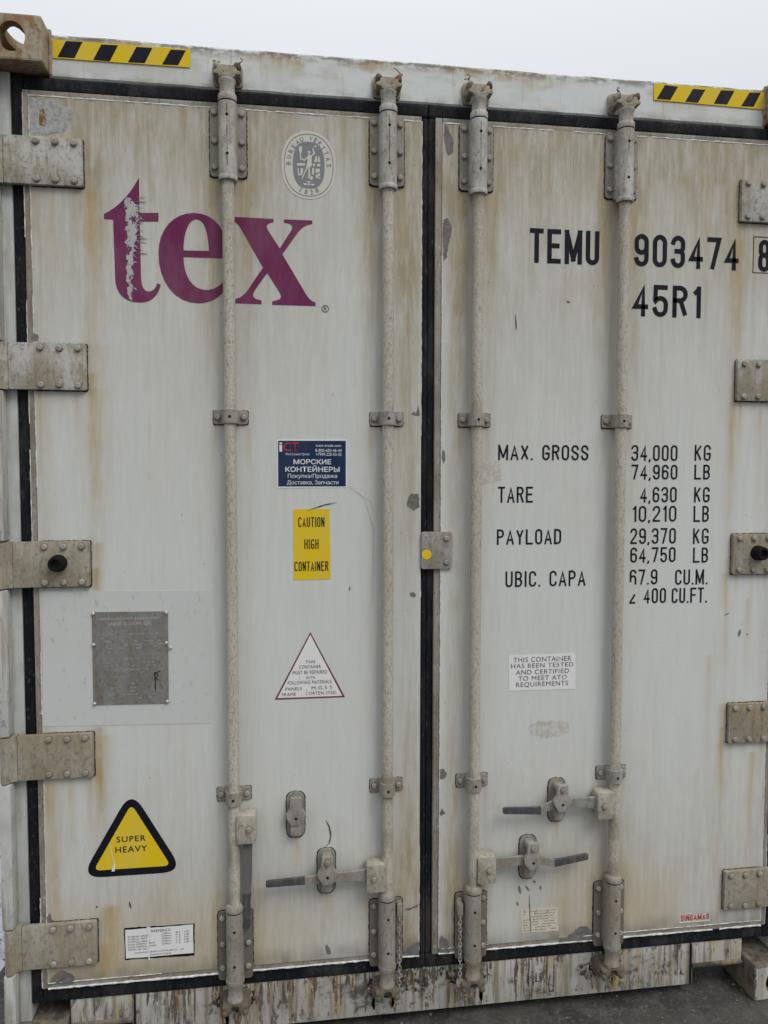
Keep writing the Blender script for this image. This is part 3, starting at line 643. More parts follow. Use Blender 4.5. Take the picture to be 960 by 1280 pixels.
def glyph(ch, w, h):
    """list of (points, closed) centre lines in a box w by h"""
    r = w / 2
    k = r * 1.05
    top = lambda a0, a1: _arc(r, h - k, r, k, a0, a1, 10)
    bot = lambda a0, a1: _arc(r, k, r, k, a0, a1, 10)
    m = h * 0.52
    G = {
        '0': [(top(180, 0) + bot(0, -180), True)], 'O': [(top(180, 0) + bot(0, -180), True)],
        '1': [([(0, h * .80), (w * .55, h * .90), (w, h)], False), ([(w, h), (w, 0)], False)],
        '2': [(top(180, 0) + [(w, h * .68), (w * .72, h * .46), (0, h * .08), (0, 0), (w, 0)], False)],
        '3': [(top(170, 0) + [(w, h * .66)] + _arc(r, h * .64, r, h * .12, 0, -90, 5) + [(r * .7, m)], False), ([(r * .7, m)] + _arc(r, h * .40, r, h * .12, 90, 0, 5) + bot(0, -170), False)],
        '4': [([(w * .74, 0), (w * .74, h), (0, h * .27), (w, h * .27)], False)],
        '5': [([(w * .95, h), (w * .06, h), (w * .03, h * .52)] + _arc(r, h * .52 - k * .55, r, k * .9, 150, 0, 8) + bot(0, -170), False)],
        '6': [(_arc(r, h * .58 - k, r, k, 180, 0, 8) + bot(0, -180), True), (top(10, 180) + [(0, h * .35)], False)],
        '7': [([(0, h), (w, h), (w * .38, 0)], False)],
        '8': [(_arc(r, h - k, r * .92, k, 180, 0, 8) + _arc(r, m + k * .8, r * .92, k * .8, 0, -180, 8), True), (_arc(r, m - k * .9, r, k * .9, 180, 0, 8) + bot(0, -180), True)],
        '9': [(_arc(r, h * .42 + k, r, k, 0, -180, 8) + top(180, 0), True), (bot(190, 360) + [(w, h * .65)], False)],
        'T': [([(0, h), (w, h)], False), ([(r, h), (r, 0)], False)],
        'E': [([(w, h), (0, h), (0, 0), (w, 0)], False), ([(0, m), (w * .85, m)], False)],
        'F': [([(w, h), (0, h), (0, 0)], False), ([(0, m), (w * .85, m)], False)],
        'M': [([(0, 0), (0, h)], False), ([(0, h), (r, h * .10)], False), ([(r, h * .10), (w, h)], False), ([(w, h), (w, 0)], False)],
        'N': [([(0, 0), (0, h)], False), ([(0, h), (w, 0)], False), ([(w, 0), (w, h)], False)],
        'H': [([(0, 0), (0, h)], False), ([(w, 0), (w, h)], False), ([(0, m), (w, m)], False)],
        'U': [([(0, h)] + bot(180, 360) + [(w, h)], False)],
        'R': [([(0, 0), (0, h), (r, h)] + _arc(r, h - h * .23, r, h * .23, 90, -90, 8) + [(0, h * .54)], False), ([(r * 1.1, h * .54), (w, 0)], False)],
        'P': [([(0, 0), (0, h), (r, h)] + _arc(r, h - h * .25, r, h * .25, 90, -90, 8) + [(0, h * .50)], False)],
        'B': [([(r, m), (0, m), (0, h), (r, h)] + _arc(r, h * .76, r * .92, h * .24, 90, -90, 8), False), ([(r, m)] + _arc(r, h * .26, r, h * .26, 90, -90, 8) + [(0, 0), (0, m)], False)],
        'D': [([(0, 0), (0, h), (r * .7, h)] + _arc(r * .7, h - k, w - r * .7, k, 90, 0, 6) + _arc(r * .7, k, w - r * .7, k, 0, -90, 6) + [(0, 0)], False)],
        'A': [([(0, 0), (r, h), (w, 0)], False), ([(w * .16, h * .28), (w * .84, h * .28)], False)],
        'X': [([(0, 0), (w, h)], False), ([(0, h), (w, 0)], False)],
        'Y': [([(0, h), (r, h * .45), (w, h)], False), ([(r, h * .47), (r, 0)], False)],
        'L': [([(0, h), (0, 0), (w, 0)], False)],
        'I': [([(r, h), (r, 0)], False)],
        'C': [(top(0, 180) + bot(180, 360), False)],
        'G': [(top(0, 180) + bot(180, 360) + [(w, h * .44), (r, h * .44)], False)],
        'S': [(top(0, 180) + [(0, h * .68), (w * .2, h * .58), (w * .8, h * .44), (w, h * .34)] + bot(0, -180), False)],
        'K': [([(0, 0), (0, h)], False), ([(w, h), (0, h * .40)], False), ([(w * .30, h * .58), (w, 0)], False)],
        'V': [([(0, h), (r, 0), (w, h)], False)],
        'z': [([(w * .95, h * .64), (w * .72, h * .46), (0, h * .08), (0, 0), (w * .9, 0)], False)],     # a 2 with its top worn away
        'h': [(top(10, 180) + [(0, h * .20)], False), (_arc(r, h * .58 - k, r, k, 180, 0, 8) + [(w, h * .02)], False)],   # a 6 with its foot worn away
    }
    return G[ch]
WID = {'1': 0.42, 'M': 1.42, 'I': 0.08, '.': 0.0, ',': 0.0, ' ': 0.55, 'A': 1.08, 'Y': 1.05, 'X': 1.05}

def stroke_ring(pts, closed, hw):
    P = [Vector(p) for p in pts]
    q = [P[0]]
    for p in P[1:]:
        if (p - q[-1]).length > 1e-5:
            q.append(p)
    if closed and (q[0] - q[-1]).length < 1e-5:
        q.pop()
    n = len(q)
    L, R = [], []
    for i, p in enumerate(q):
        a = q[i - 1] if (i or closed) else None
        b = q[(i + 1) % n] if (i < n - 1 or closed) else None
        d1 = (p - a).normalized() if a is not None else (b - p).normalized()
        d2 = (b - p).normalized() if b is not None else d1
        n1_, n2_ = Vector((-d1.y, d1.x)), Vector((-d2.y, d2.x))
        m = n1_ + n2_
        m = m.normalized() if m.length > 1e-4 else n1_
        f = min(hw / max(0.2, m.dot(n1_)), hw * 2.6)
        L.append(p + m * f); R.append(p - m * f)
    return L, R, closed

def block_text(s, x0, x1, z0, z1, y, mat, parent, sw, gap=0.50):
    H = z1 - z0
    hw = sw / 2
    tot = sum(WID.get(c, 1.0) for c in s)
    # cell width u: every glyph is u*width + one stroke, cells are gap*u apart
    u = (x1 - x0 - len(s) * sw) / (tot + gap * (len(s) - 1))
    bm = bmesh.new()
    x = x0
    yy = y
    for c in s:
        w = WID.get(c, 1.0) * u
        if c in '.,':
            lines = [([(0, -hw), (0, hw)], False)] if c == '.' else [([(-hw * .9, -hw * 2.4), (0, hw)], False)]
        elif c == ' ':
            lines = []
        else:
            lines = glyph(c, w, H - sw)
        for pts, closed in lines:
            yy -= 0.00002
            L, R, cl = stroke_ring(pts, closed, hw)
            fx = lambda p: (x + hw + p.x, yy, min(z1, max(z0 - (H if c == ',' else 0), z0 + hw + p.y)))
            if not cl and c not in '.,':       # square ends out to the cap line
                pass
            lv = [bm.verts.new(fx(p)) for p in L]
            rv = [bm.verts.new(fx(p)) for p in R]
            if not cl and c not in '.,':
                for i0, i1 in ((0, 1), (-1, -2)):
                    d = (Vector(pts[i0]) - Vector(pts[i1])).normalized()
                    if abs(d.y) > 0.95 or abs(d.x) > 0.95:
                        for vv in (lv[i0], rv[i0]):
                            vv.co.x += d.x * hw
                            vv.co.z = min(z1, max(z0, vv.co.z + d.y * hw))
            n = len(lv)
            for i in range(n if cl else n - 1):
                j = (i + 1) % n
                try:
                    bm.faces.new((lv[i], lv[j], rv[j], rv[i]))
                except ValueError:
                    pass
        x += w + sw + gap * u
    for f in bm.faces:
        f.normal_update()
        if f.normal.y > 0:
            f.normal_flip()
    me = bpy.data.meshes.new('lettering')
    bm.to_mesh(me)
    bm.free()
    return obj('lettering', me, mat, parent)

# ------------------------------------------------------------------ ground
def tag(o, **k):
    for a, b in k.items():
        o[a] = b
    return o

gm = bpy.data.meshes.new('ground')
gm.from_pydata([(-250, -250, 0), (250, -250, 0), (250, 250, 0), (-250, 250, 0)], [], [(0, 1, 2, 3)])
tag(obj('ground', gm, 'ground'), kind='structure')

def snow_mesh():
    nx, ny = 60, 120
    x = np.linspace(-9, -1.34, nx); y = np.linspace(-0.1, 14, ny)
    V, F = [], []
    ph = rng.uniform(0, 6, 8)
    for j in range(ny):
        for i in range(nx):
            e = min(1, (x[i] + 9) / 0.5, (-1.34 - x[i]) / 0.25, (y[j] + 0.1) / 0.5, (14 - y[j]) / 0.5)
            h = 0.035 + 0.02 * math.sin(x[i] * 5 + ph[0]) * math.sin(y[j] * 4 + ph[1]) + 0.012 * math.sin(x[i] * 13 + y[j] * 9 + ph[2])
            V.append((x[i], y[j], -0.01 + max(0, e) * h))
    for j in range(ny - 1):
        for i in range(nx - 1):
            a = j * nx + i
            F.append((a, a + 1, a + nx + 1, a + nx))
    me = bpy.data.meshes.new('snow')
    me.from_pydata(V, [], F)
    for p in me.polygons:
        p.use_smooth = True
    return me
tag(obj('snow', snow_mesh(), 'snow'), kind='stuff', label='dirty trodden snow with dark clods beside the container', category='snow')

gr = random.Random(77)
bm = bmesh.new()
for k in range(1400):
    q = gr.random()
    x, y, r_ = gr.uniform(-1.2, 2.2), gr.uniform(-1.3, 0.9), gr.choice((1, 1, 1, 1.6, 2.6)) * gr.uniform(.0016, .0034)
    vs = [bm.verts.new((x + r_ * gr.uniform(.6, 1.2) * dx, y + r_ * gr.uniform(.6, 1.2) * dy, max(0.0005, r_ * 0.5 + r_ * gr.uniform(.5, .9) * dz))) for dx, dy, dz in ((1, 0, 0), (0, 1, 0), (-1, 0, 0), (0, -1, 0), (0, 0, 1), (0, 0, -1))]
    for a, b in ((0, 1), (1, 2), (2, 3), (3, 0)):
        bm.faces.new((vs[a], vs[b], vs[4])); bm.faces.new((vs[b], vs[a], vs[5]))
tag(obj('grit', from_bm(bm, 'grit'), 'grit'), kind='stuff', label='loose grit scattered over the wet asphalt', category='grit')

# ------------------------------------------------------------------ the container
box = bpy.data.objects.new('shipping_container', None)
col.objects.link(box)
tag(box, label='weathered white refrigerated shipping container with closed double doors, locking rods and maroon tex lettering', category='container')

# body behind the door frame
bm = bmesh.new()
add_box(bm, -1.205, 1.205, 0.16, 12.1, 0.14, 2.86)
obj('insulated_body', from_bm(bm, 'insulated_body'), 'body', box)

# corner castings: hollow blocks with an oval end hole and open top or bottom
def casting_mesh(sx, top):
    def bo(cut):
        me = bpy.data.meshes.new('c')
        b = bmesh.new()
        cut(b)
        bmesh.ops.recalc_face_normals(b, faces=b.faces)
        b.to_mesh(me); b.free()
        o = bpy.data.objects.new('c', me)
        col.objects.link(o)
        return o
    z0, z1 = (2.778, 2.896) if top else (0.0, 0.118)
    xa, xb = (1.057, 1.219) if sx > 0 else (-1.219, -1.057)
    cx, cz = (xa + xb) / 2, (z0 + z1) / 2
    base = bo(lambda b: add_box(b, xa, xb, -0.05, 0.128, z0, z1, 0.006, 2))
    cuts = [bo(lambda b: add_box(b, xa + 0.02, xb - 0.02, -0.024, 0.105, z0 + 0.022, z1 - 0.026))]
    def lid(b):
        vs = [(cx + 0.032 * math.cos(a), 0.039 + 0.062 * math.sin(a)) for a in np.linspace(0, 2 * math.pi, 25)[:-1]]
        za, zb = (z1 - 0.05, z1 + 0.03) if top else (z0 - 0.03, z0 + 0.05)
        f_ = [b.verts.new((x, y, za)) for x, y in vs]
        k_ = [b.verts.new((x, y, zb)) for x, y in vs]
        b.faces.new(f_); b.faces.new(list(reversed(k_)))
        for i in range(24):
            b.faces.new((f_[i], k_[i], k_[(i + 1) % 24], f_[(i + 1) % 24]))
    cuts.append(bo(lid))
    def oval(b):
        add_prism(b, [(cx - sx * 0.006 + 0.034 * math.cos(a) * (1 if abs(math.cos(a)) < 0.8 else 1), cz + 0.039 * math.sin(a)) for a in np.linspace(0, 2 * math.pi, 25)[:-1]], -0.08, 0.0)
    cuts.append(bo(oval))
    def side(b):
        xs = (xb - 0.05, xb + 0.05) if sx > 0 else (xa - 0.05, xa + 0.05)
        add_box(b, xs[0], xs[1], 0.0, 0.078, cz - 0.026, cz + 0.026)
    cuts.append(bo(side))
    for c in cuts:
        m = base.modifiers.new('b', 'BOOLEAN')
        m.object = c
        m.operation = 'DIFFERENCE'
        m.solver = 'EXACT'
    bpy.context.view_layer.update()
    dg = bpy.context.evaluated_depsgraph_get()
    me = bpy.data.meshes.new_from_object(base.evaluated_get(dg))
    me.name = 'corner_casting'
    for o in [base] + cuts:
        bpy.data.objects.remove(o)
    return me
for sx in (-1, 1):
    for top in (True, False):
        me = casting_mesh(sx, top)
        me.materials.clear()
        c = obj('corner_casting', me, 'casting' if top else 'lowcast', box)
        if not top:
            xa_, xb_ = sorted((sx * 1.062, sx * 1.214))
            cc = sx * 1.138 - sx * 0.006
            flat('paint_patch', [ragged(rect(xa_, xb_, 0.006, 0.111), 0.003, 0.008), [(cc + 0.037 * math.cos(a), 0.059 + 0.042 * math.sin(a)) for a in np.linspace(0, 2 * math.pi, 25)[:-1]]], -0.0506, 'lug', c)

# header with a slightly uneven top edge
def beam_mesh(name, x0, x1, y0, y1, z0, z1, nx, amp, seed):
    r = np.random.default_rng(seed)
    bm = bmesh.new()
    prof = [(y0 + 0.004, z0), (y0, z0 + 0.005), (y0, (z0 + z1) / 2), (y0, z1 - 0.007), (y0 + 0.003, z1 - 0.002), (y0 + 0.009, z1), (y1, z1), (y1, z0)]
    w = np.interp(np.linspace(0, 1, nx), np.linspace(0, 1, nx // 3), r.uniform(-1, 1, nx // 3))
    rings = []
    for i, x in enumerate(np.linspace(x0, x1, nx)):
        ring = []
        for k, (y, z) in enumerate(prof):
            dz = amp * w[i] if k in (3, 4, 5, 6) else (amp * 0.5 * w[-i - 1] if k in (0, 1, 7) else 0)
            ring.append(bm.verts.new((x, y, z + dz)))
        rings.append(ring)
    for a, b in zip(rings, rings[1:]):
        for k in range(len(prof)):
            q = (k + 1) % len(prof)
            bm.faces.new((a[k], b[k], b[q], a[q]))
    bm.faces.new(rings[0]); bm.faces.new(list(reversed(rings[-1])))
    return from_bm(bm, name, 12)
header = obj('door_header', beam_mesh('door_header', -1.0565, 1.0565, 0.0135, 0.16, 2.769, 2.886, 90, 0.0016, 3), 'header', box)
# weld fillets between header and castings
for sx in (-1, 1):
    bm = bmesh.new()
    zs = np.linspace(2.775, 2.893, 14)
    add_tube(bm, [(sx * (1.054 + random.uniform(-.001, .001)), 0.012, z) for z in zs], [random.uniform(0.004, 0.0065) for _ in zs], 8)
    obj('weld_bead', from_bm(bm, 'weld_bead', 60), 'casting', header)

# sill with a notch beside each bottom casting
sill_outline = [(-1.052, 0.098), (-0.886, 0.098), (-0.880, 0.090), (-0.880, 0.034), (0.880, 0.034), (0.880, 0.090), (0.886, 0.098), (1.052, 0.098), (1.052, 0.172), (-1.052, 0.172)]
bm = bmesh.new()
add_prism(bm, sill_outline, 0.0135, 0.10, 0.003)
sill = obj('door_sill', from_bm(bm, 'door_sill', 35), 'sill', box)
for sx in (-1, 1):
    bm = bmesh.new()
    add_box(bm, min(sx * 0.876, sx * 1.05), max(sx * 0.876, sx * 1.05), 0.004, 0.05, 0.0925, 0.1035, 0.003)
    obj('notch_lip', from_bm(bm, 'notch_lip', 35), 'lowcast', sill)
    bm = bmesh.new()
    add_box(bm, min(sx * 0.869, sx * 0.8745), max(sx * 0.869, sx * 0.8745), 0.008, 0.0145, 0.036, 0.172, 0.0015)
    obj('gusset_edge', from_bm(bm, 'gusset_edge', 35), 'hole', sill)

# corner posts with the hinge lugs left standing between the hinges
HZ = [(2.600, 2.473), (2.050, 1.923), (1.5056, 1.3785), (0.963, 0.836), (0.416, 0.289)]
for sx in (-1, 1):
    bm = bmesh.new()
    x = sorted((sx * 1.219, sx * 1.158))
    add_box(bm, x[0], x[1], 0.012, 0.14, 0.119, 2.777, 0.004)
    post = obj('corner_post', from_bm(bm, 'corner_post', 35), 'post', box)
    cuts = [2.776] + [v for h in HZ for v in h] + [0.120]
    for k in range(0, len(cuts), 2):
        zt, zb = cuts[k] - (0.004 if k else 0), cuts[k + 1] + (0.004 if k + 2 < len(cuts) else 0)
        bm = bmesh.new()
        x = sorted((sx * 1.2165, sx * 1.1855))
        add_box(bm, x[0], x[1], -0.034, 0.012, zb, zt, 0.005, 2)
        obj('hinge_lug', from_bm(bm, 'hinge_lug', 50), 'lug', post)

# ------------------------------------------------------------------ doors
def smooth(v, a, b):
    t = np.clip((v - a) / (b - a), 0, 1)
    return t * t * (3 - 2 * t)

def n1(x, freq, seed):
    r = np.random.default_rng(seed).uniform(0, 1, 4000)
    p = (x + 3) * freq
    i = np.floor(p).astype(int)
    f = p - i
    f = f * f * (3 - 2 * f)
    return r[i % 4000] * (1 - f) + r[(i + 1) % 4000] * f

def n2(x, z, fx, fz, seed):
    r = np.random.default_rng(seed).uniform(0, 1, (257, 257))
    p, q = (x + 3) * fx, (z + 1) * fz
    i, j = np.floor(p).astype(int), np.floor(q).astype(int)
    f, g = p - i, q - j
    f, g = f * f * (3 - 2 * f), g * g * (3 - 2 * g)
    i0, i1, j0, j1 = i % 257, (i + 1) % 257, j % 257, (j + 1) % 257
    return (r[i0, j0] * (1 - f) + r[i1, j0] * f) * (1 - g) + (r[i0, j1] * (1 - f) + r[i1, j1] * f) * g

RODS = (-0.580, -0.132, 0.132, 0.580)

# yellow runs: x, top z, bottom z, half width, strength
RUNS = [(-0.952, 2.47, 1.95, 0.016, 0.75), (-0.905, 2.47, 2.15, 0.012, 0.30), (-0.948, 1.93, 1.50, 0.018, 0.55), (-0.930, 2.05, 1.55, 0.025, 0.25),
        (-0.950, 1.50, 1.35, 0.018, 0.6), (-0.955, 0.975, 0.72, 0.016, 0.95), (-0.938, 0.95, 0.80, 0.014, 0.5), (-0.762, 1.03, 0.90, 0.008, 0.45),
        (-0.93, 0.45, 0.22, 0.03, 0.8), (-1.085, 0.82, 0.25, 0.018, 0.7), (-1.075, 1.92, 1.5, 0.008, 0.3), (-1.06, 2.46, 2.06, 0.008, 0.3), (-0.402, 0.62, 0.50, 0.007, 0.7),
        (-0.312, 0.44, 0.36, 0.012, 0.4), (0.312, 0.44, 0.40, 0.01, 0.3), (0.403, 0.61, 0.54, 0.008, 0.7), (0.972, 2.42, 1.93, 0.016, 0.65),
        (0.955, 2.6, 1.9, 0.03, 0.25), (0.962, 1.92, 1.45, 0.014, 0.6), (0.955, 1.38, 1.25, 0.014, 0.5), (0.905, 1.12, 0.75, 0.012, 0.4),
        (0.95, 0.96, 0.78, 0.016, 0.5), (0.955, 0.84, 0.35, 0.012, 0.4), (1.06, 0.8, 0.42, 0.014, 0.7), (1.03, 1.30, 0.97, 0.012, 0.4), (1.06, 1.9, 1.5, 0.01, 0.4),
        (0.87, 0.75, 0.45, 0.008, 0.3), (0.45, 2.3, 1.9, 0.01, 0.15), (-0.20, 2.4, 2.1, 0.01, 0.2), (0.72, 2.5, 2.05, 0.012, 0.2), (0.86, 2.6, 2.1, 0.012, 0.25)]
_r = random.Random(3)
for s in (-1, 1):
    for zt, zb in HZ:
        for bx_ in (0.990, 1.039, 1.088):
            if _r.random() < 0.8:
                RUNS.append((s * bx_ + _r.uniform(-.01, .01), zb, zb - _r.uniform(0.06, 0.28), _r.uniform(.004, .009), _r.uniform(.25, .7)))
        RUNS.append((s * 0.958, zb + 0.05, zb - _r.uniform(0.15, 0.35), _r.uniform(.006, .012), _r.uniform(.4, .8)))
for r in RODS:
    for s in (-1, 1):
        RUNS.append((r + s * 0.052, 2.70, 2.1 + _r.uniform(-.1, .2), 0.008, 0.45))
for r in RODS:
    for s in (-1, 1):
        RUNS.append((r + s * 0.043, 1.834, 1.70, 0.008, 0.5))
        RUNS.append((r + s * 0.043, 0.745, 0.64, 0.008, 0.45))
        RUNS.append((r + s * 0.040, 2.522, 2.20, 0.016, 0.45))
        RUNS.append((r + s * 0.040, 0.47, 0.22, 0.022, 0.35))

def wear_masks(X, Z):
    broad = n2(X, Z, 9, 2.2, 1)
    st = 0.42 * n2(X, Z, 16, 1.7, 2) + 0.33 * n2(X, Z, 42, 3.5, 3) + 0.25 * n2(X, Z, 110, 8, 4)
    st2 = 0.5 * n1(X, 8, 5) + 0.5 * n2(X, Z, 30, 2.5, 6)
    front = 2.22 + 0.35 * (st2 - 0.5) + 0.2 * (broad - 0.5)
    d = smooth(Z, front - 0.35, front + 0.50) * (0.15 + 0.85 * st) * 0.80
    d += smooth(Z, 2.45, 2.70) * 0.28
    d += smooth(Z, 1.35, 2.55) * (0.16 + 0.06 * (X > 0)) * (0.6 + 0.8 * broad) + 0.05
    for r in RODS:
        for s, w in ((-1, 0.034), (1, 0.034)):
            d += np.exp(-((X - r - s * 0.046) / (w * 0.8)) ** 2) * (0.10 + 0.34 * smooth(Z, 1.5, 2.5) + 0.18 * smooth(Z, 0.8, 0.3)) * (0.4 + 0.8 * st)
    d += np.exp(-((X + 0.058) / 0.042) ** 2) * (0.34 + 0.30 * broad)
    d += np.exp(-((X - 0.075) / 0.034) ** 2) * (0.28 + 0.25 * broad)
    d += smooth(Z, 1.05, 0.26) * (0.22 + 0.46 * n2(X, Z, 5, 4, 8)) * (0.6 + 0.6 * st)
    d += np.exp(-((np.abs(X) - 1.10) / 0.03) ** 2) * 0.25
    d += 0.09 * smooth(n2(X, Z, 3.3, 1.1, 12), 0.40, 0.8)
    for hx in (-1, 1):
        d += 0.07 * np.exp(-((np.abs(X) - 0.955) / 0.035) ** 2) * (0.5 + 0.6 * st)
    y = np.zeros_like(X)
    for k, (x0, zt, zb, w, s) in enumerate(RUNS):
        wob = 0.010 * (n1(Z, 5, 30 + k) - 0.5)
        wid = w * (0.65 + 0.7 * n1(Z, 14, 70 + k))
        fall = np.clip((Z - zb) / (zt - zb), 0, 1) ** 0.7 * smooth(Z, zt + 0.006, zt - 0.006)
        y += s * np.exp(-((X - x0 - wob) / wid) ** 2) * fall * (0.6 + 0.5 * n1(X, 180, 90 + k))
    y += 0.50 * smooth(Z, 0.62, 0.24) * smooth(n2(X, Z, 4, 3, 14), 0.35, 0.8)
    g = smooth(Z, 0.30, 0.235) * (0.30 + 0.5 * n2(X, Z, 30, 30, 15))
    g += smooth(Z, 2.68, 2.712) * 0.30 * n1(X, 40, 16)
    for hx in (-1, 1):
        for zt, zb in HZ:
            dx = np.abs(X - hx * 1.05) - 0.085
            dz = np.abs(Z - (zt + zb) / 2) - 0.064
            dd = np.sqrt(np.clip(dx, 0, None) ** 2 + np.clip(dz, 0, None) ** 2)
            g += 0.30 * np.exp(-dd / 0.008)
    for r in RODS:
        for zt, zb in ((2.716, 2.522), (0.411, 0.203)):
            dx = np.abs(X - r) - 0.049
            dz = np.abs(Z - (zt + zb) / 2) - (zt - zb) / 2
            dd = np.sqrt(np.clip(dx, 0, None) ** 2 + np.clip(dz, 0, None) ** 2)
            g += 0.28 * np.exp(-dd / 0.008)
    return np.clip(d, 0, 1), np.clip(y, 0, 1), np.clip(g, 0, 1)

def door_mesh(x0, x1, z0, z1, step=0.005):
    nx, nz = int((x1 - x0) / step), int((z1 - z0) / step)
    xs, zs = np.linspace(x0, x1, nx), np.linspace(z0, z1, nz)
    X, Z = np.meshgrid(xs, zs)
    V = np.stack([X.ravel(), np.zeros(X.size), Z.ravel()], 1)
    idx = np.arange(nx * nz).reshape(nz, nx)
    q = np.stack([idx[:-1, :-1], idx[:-1, 1:], idx[1:, 1:], idx[1:, :-1]], -1).reshape(-1, 4)
    back = np.array([(x0, 0.08, z0), (x1, 0.08, z0), (x1, 0.08, z1), (x0, 0.08, z1)])
    n = len(V)
    V = np.vstack([V, back])
    a, b, c, d = idx[0, 0], idx[0, -1], idx[-1, -1], idx[-1, 0]
    extra = np.array([(b, a, n, n + 1), (c, b, n + 1, n + 2), (d, c, n + 2, n + 3), (a, d, n + 3, n), (n + 1, n, n + 3, n + 2)])
    q = np.vstack([q, extra])
    me = bpy.data.meshes.new('door')
    me.vertices.add(len(V)); me.vertices.foreach_set('co', V.ravel())
    me.loops.add(q.size); me.loops.foreach_set('vertex_index', q.ravel())
    me.polygons.add(len(q)); me.polygons.foreach_set('loop_start', np.arange(0, q.size, 4))
    me.update(calc_edges=True)
    r, g, b_ = wear_masks(V[:, 0], V[:, 2])
    at = me.color_attributes.new('wear', 'FLOAT_COLOR', 'POINT')
    at.data.foreach_set('color', np.stack([r, g, b_, np.ones_like(r)], 1).ravel().astype(np.float32))
    return me

def bead(bm, a, b, y, rmax, keep=0.8, freq=0.012):
    n = max(4, int((Vector(b) - Vector(a)).length / freq))
    run = []
    on = True
    for i in range(n + 1):
        t = i / n
        if random.random() < 0.06:
            on = random.random() < keep
        if on:
            run.append((a[0] + (b[0] - a[0]) * t + random.uniform(-.0006, .0006), y, a[1] + (b[1] - a[1]) * t + random.uniform(-.0006, .0006)))
        if (not on or i == n):
            if len(run) > 2:
                add_tube(bm, run, [rmax * random.uniform(0.45, 1.0) for _ in run], 6)
            run = []

doors = {}
ZB, ZT = 0.236, 2.712
for sx in (-1, 1):
    xo, xi = sx * 1.108, (-0.0285 if sx < 0 else 0.0325)
    door = obj('door', door_mesh(min(xo, xi), max(xo, xi), ZB, ZT), 'door', box)
    doors[sx] = door
    door['label'] = 'left door with maroon tex lettering' if sx < 0 else 'right door with serial number and weight table'
    # scuffed edge strips round the skin
    xe = sx * 1.125
    bm = bmesh.new()
    add_box(bm, min(xe, xo), max(xe, xo), 0.003, 0.08, 0.218, 2.728, 0.002)
    obj('edge_strip', from_bm(bm, 'edge_strip', 40), 'trim', door)
    for za, zb in ((0.218, ZB - 0.0005), (ZT + 0.0005, 2.728)):
        bm = bmesh.new()
        add_box(bm, min(xo, xi) + 0.0005, max(xo, xi) - 0.0005, 0.003, 0.08, za, zb, 0.002)
        obj('edge_strip', from_bm(bm, 'edge_strip', 40), 'trim', door)
    if sx > 0:
        bm = bmesh.new()
        add_box(bm, 0.012, 0.032, 0.003, 0.08, 0.218, 2.728, 0.002)
        obj('edge_strip', from_bm(bm, 'edge_strip', 40), 'trim', door)
    # broken sealant lines
    bm = bmesh.new()
    bead(bm, (xo, ZB), (xo, ZT), 0.001, 0.0024, 0.6)
    bead(bm, (xe, 0.222), (xe, 2.72), 0.004, 0.0022, 0.35)
    bead(bm, (xo, ZT), (xi, ZT), 0.001, 0.0032, 0.9)
    bead(bm, (xo, 0.219), (xi, 0.219), 0.002, 0.0042, 0.97)
    bead(bm, (xo, ZB), (xi, ZB), 0.001, 0.0026, 0.55)
    if sx > 0:
        bead(bm, (0.0325, 0.24), (0.0325, ZT), 0.001, 0.0024, 0.75)
    else:
        bead(bm, (-0.029, 0.24), (-0.029, ZT), 0.001, 0.0022, 0.7)
    obj('sealant', from_bm(bm, 'sealant', 60), 'sealant', door)['kind'] = 'stuff'
    # rubber seal: rounded lips on all sides
    bm = bmesh.new()
    xa, xb = sorted((sx * 1.1575, xe))
    add_box(bm, xa, xb, 0.014, 0.075, 0.168, 2.775, 0.006, 3)
    if sx < 0:
        add_box(bm, -1.124, -0.009, 0.010, 0.075, 2.729, 2.7675, 0.009, 3)
        add_box(bm, -1.124, -0.009, 0.009, 0.075, 0.1735, 0.2165, 0.007, 3)
        add_box(bm, -0.0278, -0.0088, 0.0115, 0.070, 0.2167, 2.7285, 0.006, 3)
    else:
        add_box(bm, -0.0085, 1.124, 0.010, 0.075, 2.729, 2.7675, 0.009, 3)
        add_box(bm, -0.0085, 1.124, 0.009, 0.075, 0.1735, 0.2165, 0.007, 3)
        add_box(bm, -0.0088, 0.0118, 0.0115, 0.070, 0.2167, 2.7285, 0.006, 3)
    obj('rubber_seal', from_bm(bm, 'rubber_seal', 50), 'rubber', door)

# ------------------------------------------------------------------ bolts and rivets
def bolt_mesh(name, r, h, n=10):
    bm = bmesh.new()
    add_lathe(bm, 0, 0, [(r * 1.3, 0.0), (r * 1.22, -h * 0.15), (r, -h * 0.20), (r, -h * 0.8), (r * 0.72, -h)], n, axis='Y')
    me = from_bm(bm, name, 30)
    me.materials.append(M['rivet' if name == 'rivet' else 'bolt'])
    me.materials.append(M['grime'])  # base ring of the head: grime plus painted contact shade
    if name != 'rivet':
        for p in me.polygons:
            if max(me.vertices[v].co.y for v in p.vertices) > -h * 0.1:
                p.material_index = 1
    return me
bolt_me = bolt_mesh('bolt', 0.0080, 0.0075)
small_bolt_me = bolt_mesh('bolt', 0.0076, 0.0075)
rivet_me = bolt_mesh('rivet', 0.0042, 0.005)

